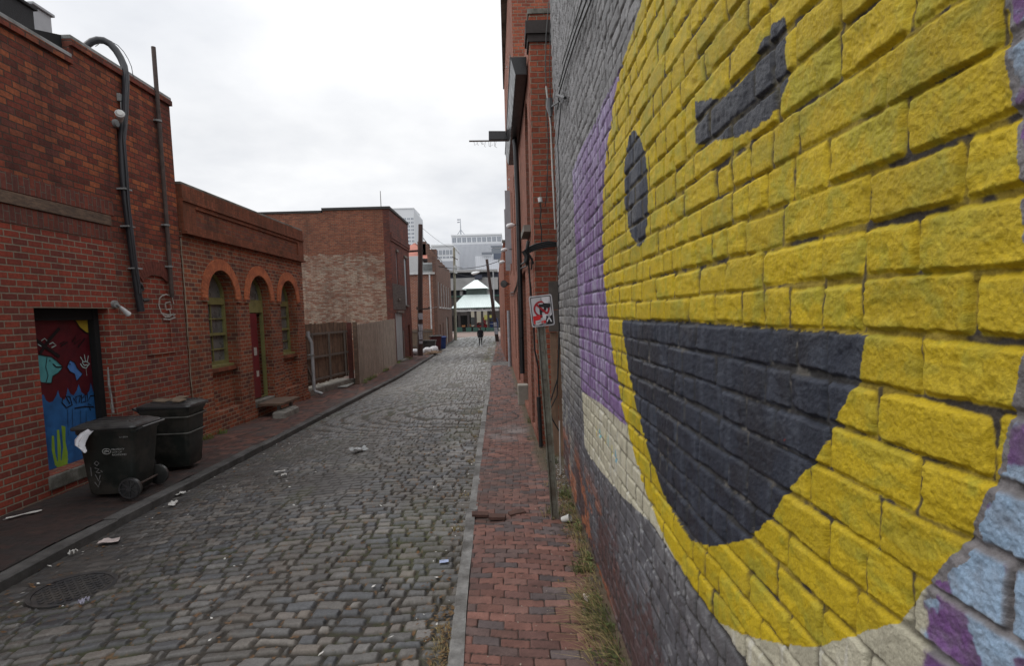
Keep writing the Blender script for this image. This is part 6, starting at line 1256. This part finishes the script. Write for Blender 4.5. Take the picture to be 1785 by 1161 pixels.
def blades(name, label, spots, m, kind='stuff'):
    b = MB()
    for (x, y, z, rad, n, h0, h1, lean) in spots:
        for _ in range(n):
            a = rl.uniform(0, 6.28); rr_ = rad*math.sqrt(rl.random()); p = V(x+rr_*math.cos(a), y+rr_*math.sin(a), z)
            if p.x > WX-.02 and p.y < 8.2: p.x = WX-.02-rl.random()*.05
            h_ = rl.uniform(h0, h1); a2 = rl.uniform(0, 6.28); ln = h_*rl.uniform(.2, 1.0); d_ = V(math.cos(a2)*ln+lean[0]*h_, math.sin(a2)*ln+lean[1]*h_, 0); w = V(-math.sin(a2), math.cos(a2), 0)*rl.uniform(.0012, .0032)
            p1 = p+d_*.35+V(0, 0, h_*.6); p2 = p+d_+V(0, 0, h_*rl.uniform(.55, 1.0))
            for q_ in (p1, p2):
                if q_.y < 8.2 and q_.x > WX-.01: q_.x = WX-.01-.02*rl.random()
            b.add([p-w, p+w, p1+w*.8, p1-w*.8, p2], [(0, 1, 2, 3), (3, 2, 4)])
    return tag(b.build(name, m, fix=False), label, 'grass', kind=kind)
GRN = mat('weed_green', (.085, .105, .035), .7, .4, 25, spec=.2); TAN = mat('dry_grass', (.30, .235, .11), .8, .35, 25, spec=.2)
wallx = .66
sp = [(wallx-.02, 3.4+i*.23+rl.uniform(-.07, .07), .0, .06, rl.choice((8, 15, 35)), .03, .12, (-.25, 0)) for i in range(10)]+[(wallx-.05, 3.55+.13*i, .0, .10, rl.choice((20, 40, 70)), .04, .16, (-.6, rl.uniform(-.4, .3))) for i in range(6)]
sp += [(wallx-.0, 5.8+.25*i, .0, .06, rl.choice((10, 30, 50)), .03, .10, (-.3, 0)) for i in range(7)]+[(.46, 6.4, .0, .10, 110, .03, .14, (0, 0)), (.60, 6.9, 0, .09, 120, .05, .18, (0, 0)), (.6, 8.6, -.03, .10, 120, .05, .25, (-.2, 0)), (.40, 12.2, g(12), .10, 90, .05, .22, (-.2, 0)), (.35, 10.4, g(10), .1, 30, .03, .1, (0, 0)), (.22, 17, g(17), .12, 60, .04, .15, (0, 0))]
sp += [(wallx-.12, 4.35, 0, .10, 90, .03, .10, (-.3, 0)), (wallx-.1, 4.9, 0, .08, 90, .04, .13, (-.2, 0))]
blades('weeds', 'green weeds growing along the foot of the painted wall', sp, GRN)
sp = [(wallx-.07, 3.55+i*.11, .0,   .14, 38, .06, .20, (-1.2, rl.uniform(-.5, .4))) for i in range(9)]+[(wallx-.02, 4.6+i*.25, 0, .08, 45, .05, .16, (-.5, 0)) for i in range(9)]+[(.44, 6.3, .0, .14, 60, .03, .12, (-.3, 0)), (.50, 7.4, .0, .12, 60, .03, .10, (0, 0))]
sp += [(float(KR(y_))-.06, y_, float(roadz(KR(y_)-.05, y_))+.02, .07, 50, .02, .06, (-.3, 0)) for y_ in (3.6, 3.75, 3.9, 4.05, 6.0, 7.2, 9, 11, 14)]
sp += [(float(KR(y_))-.25, y_, float(roadz(KR(y_)-.2, y_))+.02, .35, 90, .04, .14, (0, 0)) for y_ in (31, 32.5, 34, 35.5, 37, 40, 43, 46)]+[(-.75-.03*(y_-31), y_, g(y_), .25, 60, .04, .2, (0, 0)) for y_ in (36, 42, 48, 55, 60)]
scatter('weeds', 'broad leafed green weeds and clover at the foot of the painted wall', 'weeds', 380, lambda: (lambda y: (WX-.03-abs(rl.gauss(0, .07))-(.06 if y < 4.6 else 0)*rl.random(), y, .01+rl.random()*.03))(rl.choice((3.6, 3.95, 4.3, 4.35, 5.0, 5.1, 5.9, 6.5, 7.2))+rl.gauss(0, .12)), GRN, (.008, .024))
scatter('weeds', 'dead leaves and soil crumbs along the foot of the painted wall', 'leaves', 700, lambda: (lambda y: (WX-.03-abs(rl.gauss(0, .12)), y, .0))(rl.uniform(3.3, 8)), mat('dead_leaf2', (0, 0, 0)), (.006, .020))
blades('weeds', 'dry tan grass lying over the brick pavement and kerb', sp, TAN)
sp = [(float(KR(y_))-.3, y_, float(roadz(KR(y_)-.2, y_))+.02, .35, 70, .04, .16, (0, 0)) for y_ in (31.5, 33, 36, 39, 44, 50, 56, 60)]+[(px_(y_)+.06, y_, g(y_), .14, 120, .06, .24, (.3, 0)) for y_ in (21.6, 22.4, 23.0, 23.8, 26.5, 27.2)]+[(-6.3, 31.6, g(31.6), .2, 120, .08, .3, (.2, 0)), (-6.2, 34.7, g(34), .25, 120, .08, .3, (0, 0)), (-6.15, 11.35, g(11.3), .14, 120, .05, .18, (.3, 0)), (-6.1, 11.9, g(11.9), .10, 90, .05, .17, (.3, 0)), (-5.95, 15.4, g(15), .12, 90, .03, .12, (.2, 0)), (KL(60)+.4, 60, roadz(KL(60.)+.4, 60.), .5, 120, .05, .15, (0, 0)), (KL(66)+.5, 66, roadz(KL(66.)+.5, 66.), .6, 120, .05, .15, (0, 0))]
sp = [tuple(float(q_) if not isinstance(q_, (tuple, int)) else q_ for q_ in s_) for s_ in sp]
blades('weeds', 'green tufts along the left fences and far kerbs', sp, mat('tuft_green', (.13, .19, .045), .7, .4, 5, spec=.2))
# loose bricks of the sunk patch
for i, (x, y, a, tz_, lb) in enumerate(((-.40, 6.42, .1, .02, 'loose paving brick tilted at the left of the sunk patch'), (-.20, 6.30, -.15, .03, 'loose paving brick at the middle of the sunk patch'), (.02, 6.44, .3, .02, 'loose paving brick at the right of the sunk patch'))):
    b = MB(); b.obox((x, y, tz_-.022), (.095*math.cos(a), .095*math.sin(a), .008*(i-1)), (-.045*math.sin(a), .045*math.cos(a), .006), (0, 0, .018)); tag(b.build('loose_brick', mat('loose_brick_red', (.085, .045, .036), .9, .35, 14, bmp=.003), bevel=.005), lb, 'brick', 'loose bricks in the pavement')
# ============================================================ LIGHT AND SKY
w = bpy.data.worlds.new('World'); SC.world = w; w.use_nodes = True; nt = w.node_tree; nt.nodes.clear()
out = nt.nodes.new('ShaderNodeOutputWorld'); bg = nt.nodes.new('ShaderNodeBackground'); nt.links.new(bg.outputs[0], out.inputs[0]); bg.inputs[1].default_value = .12
sd = Vector((-.62, -.10, .78)).normalized()      # towards the bright part of the cloud
sky = nt.nodes.new('ShaderNodeTexSky'); sky.sky_type = 'NISHITA'; sky.sun_disc = False; sky.sun_elevation = math.asin(sd.z); sky.sun_rotation = math.atan2(sd.x, sd.y)
sky.air_density = 1; sky.dust_density = 4
tc = nt.nodes.new('ShaderNodeTexCoord'); gen = tc.outputs['Generated']
sp_ = nd(nt, 'ShaderNodeSeparateXYZ'); nt.links.new(gen, sp_.inputs[0]); zc = mth(nt, 'MAXIMUM', sp_.outputs[2], .0)
# flat cloud sheet: project the direction on a plane overhead
inv = mth(nt, 'DIVIDE', 1, mth(nt, 'ADD', zc, .22)); vm_ = nd(nt, 'ShaderNodeVectorMath', operation='SCALE'); nt.links.new(gen, vm_.inputs[0]); nt.links.new(inv, vm_.inputs['Scale'])
n1 = noise(nt, vm_.outputs[0], .9, 6, .55); n2 = noise(nt, vm_.outputs[0], 2.6, 5, .5)
cl = ramp(nt, mth(nt, 'ADD', mth(nt, 'MULTIPLY', n1, .75), mth(nt, 'MULTIPLY', n2, .25)), [(.36, (.66, .68, .72)), (.48, (.80, .812, .835)), (.58, (.92, .925, .935))])
zen = ramp(nt, zc, [(.0, 1.22), (.28, 1.12), (.55, 1.35), (1.0, 2.0)])
cl = mixn(nt, 1.0, cl, zen, 'MULTIPLY'); cs = nd(nt, 'ShaderNodeVectorMath', operation='SCALE'); nt.links.new(cl, cs.inputs[0]); cs.inputs['Scale'].default_value = 1/.12
nt.links.new(mixn(nt, .94, sky.outputs[0], cs.outputs[0]), bg.inputs[0])
sl_ = bpy.data.lights.new('sun', 'SUN'); sl_.energy = 1.5; sl_.angle = math.radians(35); sl_.color = (1, .97, .93); so = bpy.data.objects.new('sun', sl_); COL.objects.link(so)
so.rotation_euler = (-sd).to_track_quat('-Z', 'Y').to_euler()
SC.view_settings.view_transform = 'Standard'; SC.view_settings.look = 'None'; SC.view_settings.exposure = 0.0; SC.view_settings.gamma = 1.0
